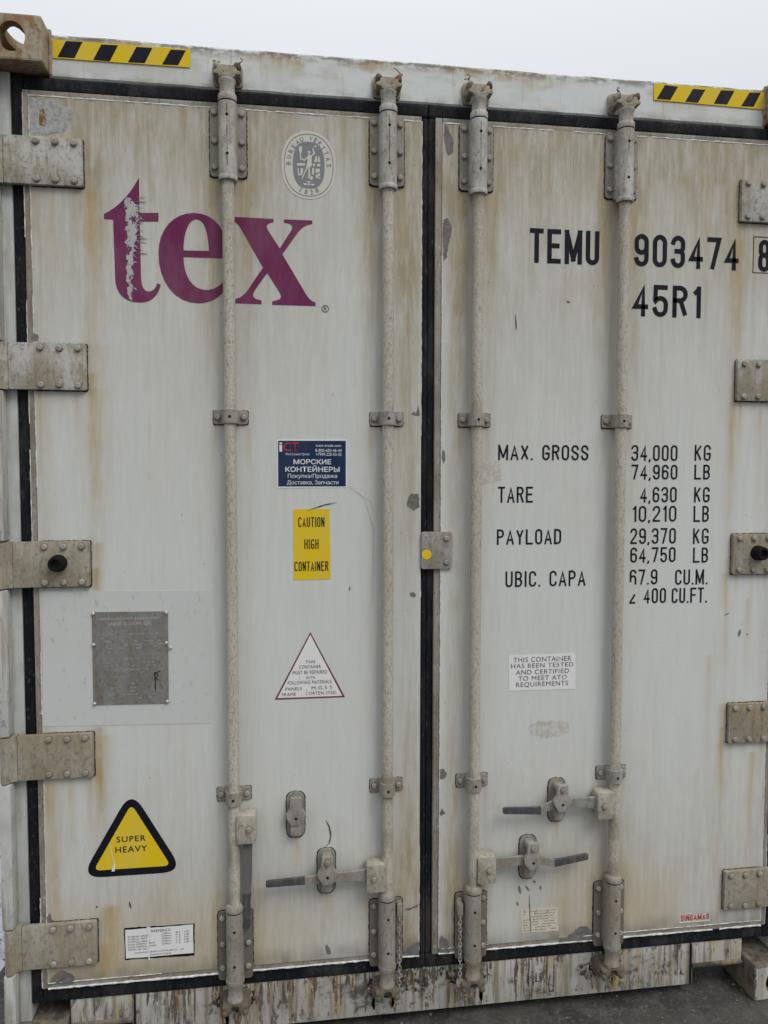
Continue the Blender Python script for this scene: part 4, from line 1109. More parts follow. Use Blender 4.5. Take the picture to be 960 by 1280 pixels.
# ------------------------------------------------------------------ hinges
def hinge_mesh(sx):
    bm = bmesh.new()
    h = 0.127
    pts = round_poly([(sx * 0.969, -h / 2), (sx * 1.172, -h / 2), (sx * 1.172, h / 2), (sx * 0.969, h / 2)], 0.006, 4)
    add_prism(bm, pts, -0.014, -0.0005, 0.0022)
    # leaf bends back round the pin
    prof = [(1.1725, -0.014), (1.180, -0.0155), (1.186, -0.020), (1.191, -0.030), (1.200, -0.036), (1.209, -0.033), (1.215, -0.022), (1.215, 0.008), (1.1725, 0.008)]
    f = [bm.verts.new((sx * x, y, -h / 2)) for x, y in prof]
    k = [bm.verts.new((sx * x, y, h / 2)) for x, y in prof]
    bm.faces.new(f); bm.faces.new(list(reversed(k)))
    for i in range(len(prof)):
        j = (i + 1) % len(prof)
        bm.faces.new((f[i], k[i], k[j], f[j]))
    return from_bm(bm, 'hinge', 35)
bump_bm = bmesh.new()
add_lathe(bump_bm, 0, 0, [(0.0240, 0.0), (0.0236, -0.008), (0.0205, -0.030), (0.0185, -0.0335), (0.0125, -0.0335), (0.010, -0.025)], 20, axis='Y')
bumper_me = from_bm(bump_bm, 'rubber_bumper', 40)
def pad(pts, r):  # dark rim behind hardware: grime and gap shade painted as one flat sheet
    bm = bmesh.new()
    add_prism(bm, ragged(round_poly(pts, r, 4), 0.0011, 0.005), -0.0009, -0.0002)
    return from_bm(bm, 'grime_shade_rim')
rim_me = {s_: pad([(s_ * 0.9668, -0.0664), (s_ * 1.107, -0.0664), (s_ * 1.107, 0.0655), (s_ * 0.9668, 0.0655)], 0.006) for s_ in (-1, 1)}
bearing_rim = {True: pad(rect(-0.0525, 0.0525, 2.519, 2.7115), 0.012), False: pad(rect(-0.0525, 0.0525, 0.2365, 0.4125), 0.012)}
guide_rim = pad(rect(-0.0505, 0.0505, -0.0225, 0.021), 0.008)
catch_rim = pad(rect(-0.029, 0.029, -0.0725, 0.0705), 0.026)
for sx in (-1, 1):
    me = hinge_mesh(sx)
    for i, (zt, zb) in enumerate(HZ):
        hg = obj('hinge', me.copy(), 'hinge' if i < 2 else 'hingedirty', box, (0, 0, (zt + zb) / 2))
        obj('grime_shade_rim', rim_me[sx], 'grime', hg)
        for bx_ in (0.990, 1.039, 1.088):
            for bz in (-0.050, 0.050):
                obj('bolt', bolt_me, 'bolt', hg, (sx * bx_ + random.uniform(-.001, .001), -0.014, bz + random.uniform(-.001, .001)))
        if i == 2:
            obj('rubber_bumper', bumper_me, 'bumper', hg, (sx * 1.052, -0.014, 0.004))

# ------------------------------------------------------------------ locking gear
RY = -0.031
hole_bm = bmesh.new()
add_lathe(hole_bm, 0, 0, [(0.0042, 0.0), (0.0042, -0.0006)], 10, axis='Y')
hole_me = from_bm(hole_bm, 'grease_hole')

def rod_mesh():
    bm = bmesh.new()
    zs = list(np.linspace(0.17, 2.77, 60))
    add_lathe(bm, 0, 0, [(0.0168 + random.uniform(-.00025, .00025), z) for z in zs], 20)
    return from_bm(bm, 'locking_rod', 40)

def bearing_mesh(top):
    bm = bmesh.new()
    z0, z1 = (2.522, 2.716) if top else (0.203, 0.411)
    pts = round_poly(rect(-0.050, 0.050, z0, z1), 0.012, 4)
    add_prism(bm, pts, -0.0068, -0.0004, 0.0015)
    plate = from_bm(bm, 'rod_bearing', 40)
    bm = bmesh.new()
    t0, t1 = (2.516, 2.711) if top else (0.226, 0.424)
    # bearing sleeve with sides running back to the plate
    n = 14
    prof = [(0.0245, -0.0068), (0.0245, RY)] + [(0.0245 * math.cos(a), RY - 0.0245 * math.sin(a)) for a in np.linspace(0, math.pi, n)[1:-1]] + [(-0.0245, RY), (-0.0245, -0.0068)]
    f = [bm.verts.new((x, y, t0)) for x, y in prof]
    k = [bm.verts.new((x, y, t1)) for x, y in prof]
    bm.faces.new(f); bm.faces.new(list(reversed(k)))
    for i in range(len(prof)):
        j = (i + 1) % len(prof)
        bm.faces.new((f[i], k[i], k[j], f[j]))
    return plate, from_bm(bm, 'sleeve', 40)

def collar_mesh(top, outer):
    bm = bmesh.new()
    if top and outer:
        add_lathe(bm, 0, 0, [(0.0248, 2.7145), (0.0254, 2.7165), (0.0254, 2.730), (0.024, 2.7325), (0.0212, 2.734), (0.0205, 2.762), (0.0235, 2.766), (0.0235, 2.773)], 22)
    elif top:
        add_lathe(bm, 0, 0, [(0.0254, 2.502), (0.0258, 2.504), (0.0258, 2.514), (0.0246, 2.5155)], 22)
    elif not outer:
        add_lathe(bm, 0, 0, [(0.026, 0.4285), (0.0262, 0.430), (0.0258, 0.441), (0.022, 0.447), (0.0195, 0.449)], 22)
    else:
        add_lathe(bm, 0, 0, [(0.0235, 0.160), (0.0235, 0.167), (0.0205, 0.171), (0.0215, 0.200), (0.0262, 0.212), (0.0270, 0.2145), (0.0270, 0.2245)], 22)
    return from_bm(bm, 'collar', 40)

def gap_ring_mesh(z):
    bm = bmesh.new()
    add_lathe(bm, 0, 0, [(0.0235, z - 0.003), (0.0235, z + 0.003)], 22)
    return from_bm(bm, 'gap_ring', 40)

def cam_mesh(top):
    bm = bmesh.new()
    s = 1 if top else -1
    z = 2.772 if top else 0.161
    half = [(0.018, 0.0), (0.024, 0.008), (0.036, 0.010), (0.038, 0.018), (0.028, 0.021), (0.025, 0.031), (0.014, 0.030), (0.009, 0.013)]
    out = half + [(-x, v) for x, v in reversed(half)]
    add_prism(bm, round_poly([(x, z + s * v) for x, v in out], 0.004, 2), RY - 0.019, RY + 0.015, 0.003)
    bmesh.ops.recalc_face_normals(bm, faces=bm.faces)
    return from_bm(bm, 'end_cam', 45)

def keeper_mesh(top, variant):
    r = random.Random(variant)
    bm = bmesh.new()
    s = 1 if top else -1
    z = 2.776 if top else 0.157
    # base pad welded to the frame
    add_prism(bm, round_poly(rect(-0.041, 0.041, min(z - s * 0.004, z + s * 0.058), max(z - s * 0.004, z + s * 0.058)), 0.014, 4), 0.004, 0.0132, 0.002)
    for sx in (-1, 1):
        # hooked lug in front of the cam, bent and knocked about
        cx = sx * 0.026
        j = lambda a: r.uniform(-a, a)
        pts = [(cx - 0.012, 0.012), (cx + 0.012, 0.012), (cx + 0.015 + j(.003), 0.030 + j(.002)), (cx + 0.011 + j(.003), 0.042 + j(.004)), (cx + j(.004), 0.046 + j(.003)), (cx - 0.011 + j(.003), 0.041 + j(.004)), (cx - 0.015 + j(.003), 0.029)]
        pts = round_poly([(x, z + s * v) for x, v in pts], 0.005, 3)
        add_prism(bm, pts, RY + 0.004 + j(.004), 0.004, 0.003)
        add_prism(bm, round_poly([(cx - 0.008, z + s * 0.004), (cx + 0.008, z + s * 0.004), (cx + 0.010, z + s * 0.028), (cx - 0.010, z + s * 0.028)], 0.004, 3), RY + 0.018, 0.004, 0.003)
    return from_bm(bm, 'cam_keeper', 45)

def wire_mesh(seed):
    r = random.Random(seed)
    bm = bmesh.new()
    for k in range(2):
        p = Vector((r.choice((-1, 1)) * 0.034, RY - 0.015, 2.815))
        pts = [p.copy()]
        for i in range(5):
            p = p + Vector((r.uniform(-.004, .004) * (1 + i * .3), r.uniform(-.004, .002), r.uniform(-.003, .006)))
            pts.append(p.copy())
        add_tube(bm, pts, 0.0014, 6)
    return from_bm(bm, 'seal_wire', 60)

clamp_bm = bmesh.new()
add_prism(clamp_bm, round_poly(rect(-0.0485, 0.0485, -0.020, 0.020), 0.008, 4), -0.006, -0.0004, 0.0015)
prof = [(0.0225, -0.006), (0.0225, RY)] + [(0.0225 * math.cos(a), RY - 0.0225 * math.sin(a)) for a in np.linspace(0, math.pi, 14)[1:-1]] + [(-0.0225, RY), (-0.0225, -0.006)]
f = [clamp_bm.verts.new((x, y, -0.019)) for x, y in prof]
k = [clamp_bm.verts.new((x, y, 0.019)) for x, y in prof]
clamp_bm.faces.new(f); clamp_bm.faces.new(list(reversed(k)))
for i in range(len(prof)):
    j = (i + 1) % len(prof)
    clamp_bm.faces.new((f[i], k[i], k[j], f[j]))
clamp_me = from_bm(clamp_bm, 'rod_guide', 40)

rod_me = rod_mesh()
bearing_me = {t: bearing_mesh(t) for t in (True, False)}
collar_me = {(t, o): collar_mesh(t, o) for t in (True, False) for o in (True, False)}
ring_me = {True: gap_ring_mesh(2.7128), False: gap_ring_mesh(0.4262)}
cam_me = {t: cam_mesh(t) for t in (True, False)}
plug_me = bolt_mesh('seal_plug', 0.010, 0.012, 12)
for i, x in enumerate(RODS):
    rod = obj('locking_rod', rod_me, 'rod', box, (x, RY, 0))
    for top in (True, False):
        obj('collar', collar_me[top, True], 'tube' if top else 'lowtube', rod)
        obj('collar', collar_me[top, False], 'tube' if top else 'lowtube', rod)
        obj('gap_ring', ring_me[top], 'hole', rod)
        o = obj('end_cam', cam_me[top], 'topcam' if top else 'lowcam', rod, (0, -RY, 0))
        bear = obj('rod_bearing', bearing_me[top][0], 'plate' if top else 'lowplate', box, (x, 0, 0))
        obj('sleeve', bearing_me[top][1], 'tube' if top else 'lowtube', bear)
        obj('grime_shade_rim', bearing_rim[top], 'grime', bear)
        zz = (2.695, 2.617, 2.546) if top else (0.392, 0.314, 0.242)
        for z in zz:
            for s in (-1, 1):
                obj('bolt', small_bolt_me, 'bolt', bear, (s * 0.0375, -0.0068, z))
        for z in ((2.672, 2.568) if top else (0.375, 0.272)):
            obj('grease_hole', hole_me, 'hole', bear, (0.0, RY - 0.0243, z))
        kp = obj('cam_keeper', keeper_mesh(top, i * 2 + top + 5), 'topcam' if top else 'lowcam', box, (x, 0, 0))
    for z in (1.854, 0.762):
        g = obj('rod_guide', clamp_me, 'steel', box, (x, 0, z))
        obj('grime_shade_rim', guide_rim, 'grime', g)
        for s in (-1, 1):
            obj('bolt', small_bolt_me, 'bolt', g, (s * 0.0365, -0.006, 0))
        obj('grease_hole', hole_me, 'hole', g, (0.0, RY - 0.0223, -0.001))
    for top in (True, False):
        for s in (-1, 1):
            pr = random.Random(i * 10 + s + 3 * top)
            bm = bmesh.new()
            bmesh.ops.create_icosphere(bm, subdivisions=2, radius=1.0)
            for v in bm.verts:
                v.co = Vector((v.co.x * 0.0105, v.co.y * 0.014, v.co.z * 0.013)) * pr.uniform(0.86, 1.12)
                v.co += Vector((s * 0.028, RY - 0.006, (2.806 if top else 0.127)))
            kind = 'rustiron' if (top and i == 1 and s > 0) or (not top and i == 0 and s < 0) else (('pale' if pr.random() < 0.4 else 'darkrust') if top else 'lowcam')
            obj('keeper_pin', from_bm(bm, 'keeper_pin', 50), kind, rod, (0, -RY, 0))
    # bent seal wire and a rust-coloured lug cap at the top keeper
    obj('seal_wire', wire_mesh(40 + i), 'rustiron', rod, (0, -RY, 0))
    # seam split down the upper sleeves
    if i < 3:
        bm = bmesh.new()
        zs = np.linspace(2.70, 2.535 if i == 0 else 2.56, 14)
        add_tube(bm, [(random.uniform(-.0007, .0007), RY - 0.0244, z) for z in zs], [random.uniform(.0003, .0011) for _ in zs], 5)
        obj('sleeve_split', from_bm(bm, 'sleeve_split'), 'hole', rod, (0, -RY, 0))

# ------------------------------------------------------------------ handle catches and handles
catch_bm = bmesh.new()
add_prism(catch_bm, round_poly(rect(-0.0265, 0.0265, -0.069, 0.069), 0.026, 6), -0.007, -0.0004, 0.002)
add_prism(catch_bm, round_poly(rect(-0.020, 0.020, -0.060, 0.060), 0.019, 6), -0.0105, -0.0065, 0.002)
catch_me = from_bm(catch_bm, 'handle_catch', 40)
flap_bm = bmesh.new()
add_prism(flap_bm, round_poly([(-0.017, 0.058), (0.017, 0.058), (0.018, 0.024), (0.029, 0.010), (0.027, -0.004), (0.012, -0.026), (-0.012, -0.026), (-0.027, -0.004), (-0.029, 0.010), (-0.018, 0.024)], 0.006, 3), -0.006, 0.006, 0.003)
flap_me = from_bm(flap_bm, 'catch_flap', 40)
foot_bm = bmesh.new()
add_prism(foot_bm, round_poly(rect(-0.016, 0.016, -0.056, -0.024), 0.010, 4), -0.026, -0.009, 0.004)
foot_me = from_bm(foot_bm, 'catch_foot', 40)
for (x, z, held) in ((-0.402, 0.688, 0), (-0.312, 0.511, 1), (0.312, 0.509, 1), (0.403, 0.684, 1)):
    c = obj('handle_catch', catch_me, 'plate', box, (x, 0, z))
    obj('grime_shade_rim', catch_rim, 'grime', c)
    fl = obj('catch_flap', flap_me, 'steel', c, (0, -0.052 if held else -0.024, 0.010 if held else 0.002))
    obj('bolt', bolt_me, 'bolt', c, (0, -0.0105 if not held else -0.0105, 0.045))
    obj('grease_hole', hole_me, 'hole', c, (0, -0.0582 if held else -0.0302, 0.007 if held else -0.001))
    obj('catch_foot', foot_me, 'steel', c)
    if held:
        bm = bmesh.new()
        add_prism(bm, round_poly(rect(-0.015, 0.015, 0.040, 0.060), 0.008, 4), -0.050, -0.0100, 0.003)
        obj('catch_arm', from_bm(bm, 'catch_arm', 40), 'steel', c)
        obj('bolt', bolt_me, 'bolt', c, (0, -0.058, 0.052))

def handle(sx_rod, toward, zc, pts, grip_from, down=False):
    """hub block on the rod, forged lever, knurled grip"""
    x = sx_rod
    bm = bmesh.new()
    a, b = sorted((x + toward * 0.008, x + toward * 0.064))
    add_prism(bm, round_poly(rect(a, b, zc - 0.042, zc + 0.042), 0.009, 4), -0.056, -0.012, 0.003)
    hub = obj('handle_hub', from_bm(bm, 'handle_hub', 40), 'cam', box)
    obj('bolt', bolt_me, 'bolt', hub, (x + toward * 0.043, -0.056, zc))
    def bar(stations):
        stations = [(a_, b_, c_ * (1.0 if down else 0.95), d_, e_ * 0.72) for a_, b_, c_, d_, e_ in stations]
        bm = bmesh.new()
        rings = []
        for (px, pz, half, y0, th) in stations:
            q = [(-half, -th * .30), (-half * .90, -th * .5), (half * .90, -th * .5), (half, -th * .30), (half, th * .30), (half * .90, th * .5), (-half * .90, th * .5), (-half, th * .30)]
            rings.append([bm.verts.new((px + (h if down else 0), y0 + t, pz + (0 if down else h))) for h, t in q])
        for r1, r2_ in zip(rings, rings[1:]):
            for i in range(8):
                bm.faces.new((r1[i], r1[(i + 1) % 8], r2_[(i + 1) % 8], r2_[i]))
        bm.faces.new(rings[0]); bm.faces.new(list(reversed(rings[-1])))
        return from_bm(bm, 'bar', 24)
    lever = obj('lever', bar(pts[:grip_from + 1]), 'darksteel' if down else 'plate', hub)
    last = pts[grip_from]
    g = obj('grip', bar([(last[0], last[1], last[2] + .001, last[3], last[4] + .001)] + pts[grip_from + 1:]), 'grip', hub)

def lever_pts(x0, toward, zc, dz_catch, dz_mid, dz_end, xc, xm, xe):
    Y = -0.036
    P = [(x0 + toward * 0.030, zc, 0.020, Y + .002, 0.013), (x0 + toward * 0.066, zc, 0.0205, Y, 0.013), (x0 + toward * 0.090, zc + dz_catch * .3, 0.018, Y, 0.014),
         (xc - toward * 0.035, zc + dz_catch, 0.0155, Y, 0.015), (xc, zc + dz_catch, 0.0145, Y, 0.016), (xc + toward * 0.030, zc + dz_catch * .8 + dz_mid * .2, 0.0140, Y - .003, 0.015),
         (xm, zc + dz_mid, 0.0125, Y - .005, 0.013), (xm + toward * 0.01, zc + dz_mid, 0.0122, Y - .005, 0.013), (xe - toward * 0.006, zc + dz_end, 0.0108, Y - .005, 0.013), (xe, zc + dz_end, 0.008, Y - .005, 0.011)]
    return P
handle(-0.132, -1, 0.502, lever_pts(-0.132, -1, 0.506, 0.001, 0.000, -0.002, -0.312, -0.377, -0.490), 6)
handle(0.132, 1, 0.502, lever_pts(0.132, 1, 0.513, 0.004, -0.009, 0.003, 0.312, 0.384, 0.492), 6)
handle(0.580, -1, 0.677, lever_pts(0.580, -1, 0.682, 0.006, -0.011, -0.005, 0.403, 0.338, 0.220), 6)
YD = -0.034
handle(-0.580, 1, 0.675, [(-0.541, 0.66, 0.0135, YD, 0.012), (-0.541, 0.64, 0.0135, YD, 0.012), (-0.542, 0.58, 0.0135, YD, 0.013), (-0.543, 0.52, 0.0130, YD, 0.013), (-0.544, 0.478, 0.0115, YD, 0.013),
                          (-0.545, 0.46, 0.0112, YD, 0.013), (-0.546, 0.385, 0.0110, YD, 0.013), (-0.546, 0.372, 0.008, YD, 0.011)], 4, True)

# anti-rack plate across the door seam, with a yellow dot
bm = bmesh.new()
add_prism(bm, round_poly(rect(-0.028, 0.066, 1.411, 1.522), 0.008, 4), -0.009, -0.0005, 0.002)
sp = obj('seam_plate', from_bm(bm, 'seam_plate', 40), 'steel', box)
for z in (1.431, 1.502):
    obj('bolt', small_bolt_me, 'bolt', sp, (0.048, -0.009, z))
film('yellow_dot', [(-0.012 + 0.0145 * math.cos(a), 1.455 + 0.0145 * math.sin(a)) for a in np.linspace(0, 2 * math.pi, 29)[:-1]], -0.009, 'dot', sp)

# ------------------------------------------------------------------ painted lettering
DY = -0.0010
L_, R_ = doors[-1], doors[1]
flat('letter', [LETTER_T], DY, 'maroon', L_)
flat('letter', [LETTER_E, LETTER_E_EYE], DY, 'maroon', L_)
flat('letter', [LETTER_X], DY, 'maroon', L_)
rx, rz = REG_MARK[0]
circ = lambda r, n=24: [(rx + r * math.cos(a), rz + r * math.sin(a)) for a in np.linspace(0, 2 * math.pi, n + 1)[:-1]]
flat('registered_mark', [circ(0.0105), circ(0.0085)], DY, 'ink', L_)
text('R', rx - 0.0042, rx + 0.0048, rz - 0.006, rz + 0.006, DY, 'ink', L_)
for s, a, b, c, d in SERIAL_TEXT:
    block_text(s, a, b, c, d, DY, 'black', R_, 0.0138, 0.42)
o_ = rect(CHECK_BOX[0][0], 1.083, 2.3205, 2.4325)
flat('check_digit_box', [o_, inset(o_, 0.0022)], DY, 'black', R_)
for s, a, b, c, d in DATA_TEXT:
    block_text({'67.9': 'h7.9', '2 400': 'z 400'}.get(s, s), a, b, c, d, DY, 'black', R_, 0.0056, 0.42)

# ------------------------------------------------------------------ stickers and plates
def sticker(name, pts, mat, label=None, y=0.0):
    o = film(name, pts, y - 0.0003, mat, box)
    if label:
        o['label'] = label
    return o
SY = -0.0016

def tape(outline, bars, label):
    o = film('hazard_tape', outline, 0.0125, 'yellow', box, 0.0018)
    o['label'] = label
    for b in bars:
        flat('stripe', [b], 0.0102, 'filmblack', o)
tape(TAPE1, TAPE1_BARS, 'yellow and black striped tape over the left door')
tape(TAPE2, TAPE2_BARS, 'yellow and black striped tape over the right door')

s = sticker('sticker', ICT_OUT, 'white', 'navy advertising sticker in Russian')
flat('panel', [ICT_IN], SY, 'navy', s)
for t_, a, b, c, d, m_ in ICT_TEXT:
    text(t_, a, b, c, d, SY - 0.0006, 'red' if m_ == 'red' else 'white', s, 0.016 if m_ in ('bold', 'red') or t_ == 'i' else 0.0)

s = sticker('sticker', CAU_OUT, 'yellow', 'yellow caution high container sticker')
for t_, a, b, c, d in CAU_TEXT:
    block_text(t_, a, b, c, d, SY, 'filmblack', s, 0.0027, 0.45)

s = sticker('sticker', TRI_OUT, 'dullred', 'white triangle repair notice with red border')
flat('panel', [TRI_IN], SY + 0.0003, 'decal', s)
for t_, a, b, c, d in TRI_TEXT:
    text(t_, a, b, c, d, SY - 0.0005, 'ink', s, 0.0, 1.1)

out = round_poly(HEAVY_OUT, 0.036, 8)
s = sticker('sticker', out, 'filmblack', 'yellow and black super heavy warning triangle')
flat('panel', [round_poly(inset(HEAVY_OUT, 0.0205), 0.012, 6)], SY + 0.0003, 'yellow', s)
for t_, a, b, c, d in HEAVY_TEXT:
    text(t_, a, b, c, d, SY - 0.0005, 'filmblack', s, 0.006, 1.15)
for cr in ([(-0.928, 0.553), (-0.921, 0.575), (-0.9165, 0.575), (-0.919, 0.553)],):
    flat('crack', [cr], SY - 0.0006, 'decal', s)
cp = [(-0.920, 0.575), (-0.926, 0.60), (-0.930, 0.63), (-0.9285, 0.63), (-0.9245, 0.60), (-0.918, 0.575)]
flat('crack', [cp], SY - 0.0006, 'decal', s)

s = sticker('sticker', ragged(TABLE_OUT, 0.0012, 0.01), 'filmblack', 'white dimension table sticker with torn black border')
x0, x1, z0, z1 = -0.8925, -0.7015, 0.2905, 0.3765
flat('panel', [ragged(rect(x0, x1, z0, z1), 0.0006, 0.02)], SY + 0.0003, 'decal', s)
text('REEFERCO', -0.820, -0.765, 0.3635, 0.3705, SY - 0.0004, 'ink', s, 0.01, 1.1)
rows = ['INTERNAL LENGTH', 'INTERNAL WIDTH', 'INTERNAL HEIGHT', 'DOOR OPENING WIDTH', 'DOOR OPENING HEIGHT', 'MODEL NO. RK48']
for k, t_ in enumerate(rows):
    z = 0.3525 - k * 0.0078
    text(t_, -0.886, -0.886 + 0.0042 * len(t_), z, z + 0.0048, SY - 0.0004, 'ink', s)
    if k < 5:
        text('11585mm' if k == 0 else '2290mm', -0.791, -0.764, z + 0.003, z + 0.0078, SY - 0.0004, 'ink', s)
        text("38' 0" if k == 0 else "7' 6", -0.752, -0.738, z + 0.003, z + 0.0078, SY - 0.0004, 'ink', s)
        text('1/8"', -0.727, -0.712, z + 0.003, z + 0.0078, SY - 0.0004, 'ink', s)
text('SHANGHAI REEFER CONTAINERS CO. LTD', -0.868, -0.728, 0.3035, 0.3075, SY - 0.0004, 'ink', s)
text('SHANGHAI CHINA', -0.825, -0.765, 0.2945, 0.2985, SY - 0.0004, 'ink', s)
flat('tear', [ragged([(-0.833, 0.3795), (-0.823, 0.381), (-0.822, 0.356), (-0.826, 0.345), (-0.829, 0.315), (-0.825, 0.281), (-0.829, 0.281), (-0.833, 0.315), (-0.831, 0.345), (-0.829, 0.356)], 0.0012, 0.006)], SY - 0.0006, 'decal', s)

sh = sticker('backing_film', SHEET_OUT, 'sheet')
s = film('nameplate', PLATE_OUT, -0.0012, 'nameplate', box, 0.0016)
s['label'] = 'tarnished riveted approval plate'
for k, (x, z) in enumerate(PLATE_RIVETS):
    obj('rivet', rivet_me, 'rivet', s, (x, -0.0009 if k == 4 else -0.0028, z))
for t_, a, b, c, d in PLATE_TEXT:
    text(t_, a, b, c, d, -0.0032, 'platehead', s, 0.0)
pr = random.Random(12)
for k in range(19):
    z = 1.238 - k * 0.0102
    bm = bmesh.new()
    x = -0.957 + pr.uniform(0, 0.03)
    while x < -0.775:
        w = pr.uniform(0.003, 0.018)
        if pr.random() < 0.35:
            add_box(bm, x, min(x + w, -0.774), -0.0032, -0.0028, z, z + 0.0030)
        x += w + 0.004
    if bm.verts:
        obj('engraved_line', from_bm(bm, 'engraved_line'), 'platetext', s)
    else:
        bm.free()
# handwritten scribble and scuffs on the plate
bm = bmesh.new()
for pts, w in (([(-0.799, 1.128), (-0.7985, 1.075)], .0016), ([(-0.797, 1.127), (-0.790, 1.118), (-0.796, 1.110), (-0.788, 1.104)], .0012), ([(-0.7965, 1.126), (-0.784, 1.130)], .001)):
    add_tube(bm, [(x, -0.0029, z) for x, z in pts], w, 6)
obj('ink_mark', from_bm(bm, 'ink_mark'), 'hole', s)

s = sticker('sticker', ATO_OUT, 'decal', 'small white tested and certified notice')
for t_, a, b, c, d in ATO_TEXT:
    text(t_, a, b, c, d, SY, 'ink', s, 0.0, 1.1)

s = sticker('sticker', ragged(PAPER_OUT, 0.0012, 0.008), 'paper', 'yellowed torn paper label')
r = random.Random(9)
for k in range(8):
    z = PAPER_OUT[0][1] - 0.008 - k * 0.0085
    bm = bmesh.new()
    x = 0.300
    while x < 0.405:
        w = r.uniform(0.004, 0.02)
        if r.random() < 0.75:
            add_box(bm, x, min(x + w, 0.408), SY - 0.0002, SY, z - k * 0.0 - 0.0006, z + 0.0006)
        x += w + 0.003
    obj('faded_line', from_bm(bm, 'faded_line'), 'ink', s)

s = sticker('sticker', SING_OUT, 'seal', 'small white maker label with red lettering')
for t_, a, b, c, d in SING_TEXT:
    block_text(t_, a, b, c, d, SY, 'red', s, 0.0030, 0.34)
flat('rule', [rect(0.8235, 0.9265, 0.2488, 0.2498)], SY, 'ink', s)
flat('rule', [rect(0.8235, 0.9265, 0.2772, 0.2782)], SY, 'ink', s)

# oval classification seal
cx, cz = -0.3562, 2.5698
def oval(a, b, n=48, p=2.25):
    q = []
    for t in np.linspace(0, 2 * math.pi, n + 1)[:-1]:
        c, s_ = math.cos(t), math.sin(t)
        q.append((cx + a * math.copysign(abs(c) ** (2 / p), c), cz + b * math.copysign(abs(s_) ** (2 / p), s_)))
    return q
s = sticker('seal_decal', oval(0.0772, 0.0945), 'seal', 'oval cream seal with grey centre')
flat('ring', [oval(0.0700, 0.0870), oval(0.0682, 0.0850)], SY + 0.0002, 'sealgrey', s)
flat('centre', [oval(0.0448, 0.0650, p=2.6)], SY + 0.0002, 'sealgrey', s)
for f_ in SEAL_FIG:
    flat('figure', [f_], SY - 0.0004, 'seal', s)
def ring_text(txt, a0, a1, inward=False, a=0.0570, b=0.0752, h=0.0125):
    for k, ch in enumerate(txt):
        if ch == ' ':
            continue
        t = math.radians(a0 + (a1 - a0) * k / (len(txt) - 1))
        px, pz = cx + a * math.cos(t), cz + b * math.sin(t)
        nx, nz = math.cos(t) / a, math.sin(t) / b
        ang = math.atan2(nz, nx) - math.pi / 2 + (math.pi if inward else 0)
        hw = 0.0012 if ch in 'I1' else 0.0042
        me = text_mesh(ch, -hw, hw, -h / 2, h / 2, SY - 0.0002, 0.0)
        ca, sa = math.cos(ang), math.sin(ang)
        for v in me.vertices:
            x, z = v.co.x, v.co.z
            v.co = Vector((px + x * ca - z * sa, v.co.y, pz + x * sa + z * ca))
        obj('lettering', me, 'sealgrey', s)
ring_text('BUREAU VERITAS', 178, 2)
ring_text('1828', 246, 294, True)

# ------------------------------------------------------------------ wear with a shape of its own
for k, c in enumerate(CHIPS):
    par = L_ if np.mean([q[0] for q in c]) < 0 else R_
    scr = k in (0,)
    if k == len(CHIPS) - 1:
        flat('glue_residue', [ragged(c, 0.002, 0.006)], DY + 0.0004, 'glue', par)
        continue
    flat('paint_chip', [ragged(c, 0.0028 if scr else 0.0018, 0.005)], DY - (0.0005 if scr else -0.0003), 'peel' if scr else 'chip', par)
flat('bare_patch', [ragged(PATCH_TOP, 0.004, 0.008)], DY + 0.0004, 'scrape', L_)
flat('glue_residue', [ragged(PATCH_LOW, 0.005, 0.008)], DY + 0.0004, 'glue', R_)

def ribbon(pts, w, y, mat, parent, name):
    P = [Vector(p) for p in pts]
    fine = []
    for a, b in zip(P, P[1:]):
        k = max(2, int((b - a).length / 0.008))
        fine += [a.lerp(b, i / k) for i in range(k)]
    fine.append(P[-1])
    left, right = [], []
    n = len(fine)
    for i, p in enumerate(fine):
        d = (fine[min(i + 1, n - 1)] - fine[max(i - 1, 0)]).normalized()
        t = i / (n - 1)
        ww = w * 0.5 * (0.25 + 0.75 * math.sin(math.pi * min(1, max(0, t)))) * random.uniform(0.7, 1.2)
        q = Vector((-d.y, d.x)) * ww
        left.append(tuple(p + q)); right.append(tuple(p - q))
    flat(name, [left + right[::-1]], y, mat, parent)
for pts, w in SCRATCHES:
    ribbon(pts, w, DY - 0.001, ('chip' if w > 0.0055 else 'scratch') if w > 0.0015 else 'faint', L_ if pts[0][0] < 0 else R_, 'scratch')
for pts in SILL_MARKS:
    ribbon(pts, 0.0052, 0.0117, 'pen', sill, 'pen_mark')

r = random.Random(21)
for x in RODS:
    blob = [(x + 0.062 * math.cos(a) * r.uniform(.75, 1.2), 0.128 + 0.040 * math.sin(a) * r.uniform(.8, 1.15)) for a in np.linspace(0, 2 * math.pi, 19)[:-1]]
    flat('oil_stain', [ragged(blob, 0.004, 0.006)], 0.0127, 'oil', sill)
    for k in range(5):
        xx = x + r.uniform(-0.05, 0.05)
        ribbon([(xx, 0.098), (xx + r.uniform(-.003, .003), 0.070), (xx + r.uniform(-.004, .004), r.uniform(0.036, 0.055))], r.uniform(.006, .016), 0.0124, 'run', sill, 'rust_run')
tx = [(q[0], q[1]) for q in CHIPS[0]]
for k in range(70):
    bx_, bz = tx[pr.randrange(len(tx))]
    a = math.radians(pr.uniform(200, 250) if bx_ < -0.885 else pr.uniform(-50, -10))
    L0 = pr.uniform(0.006, 0.018)
    nx_, nz_ = -math.sin(a) * 0.0014, math.cos(a) * 0.0014
    flat('peel_barb', [[(bx_ + nx_, bz + nz_), (bx_ - nx_, bz - nz_), (bx_ + L0 * math.cos(a), bz + L0 * math.sin(a))]], DY - 0.0006 - k * 0.00001, 'peel', L_)
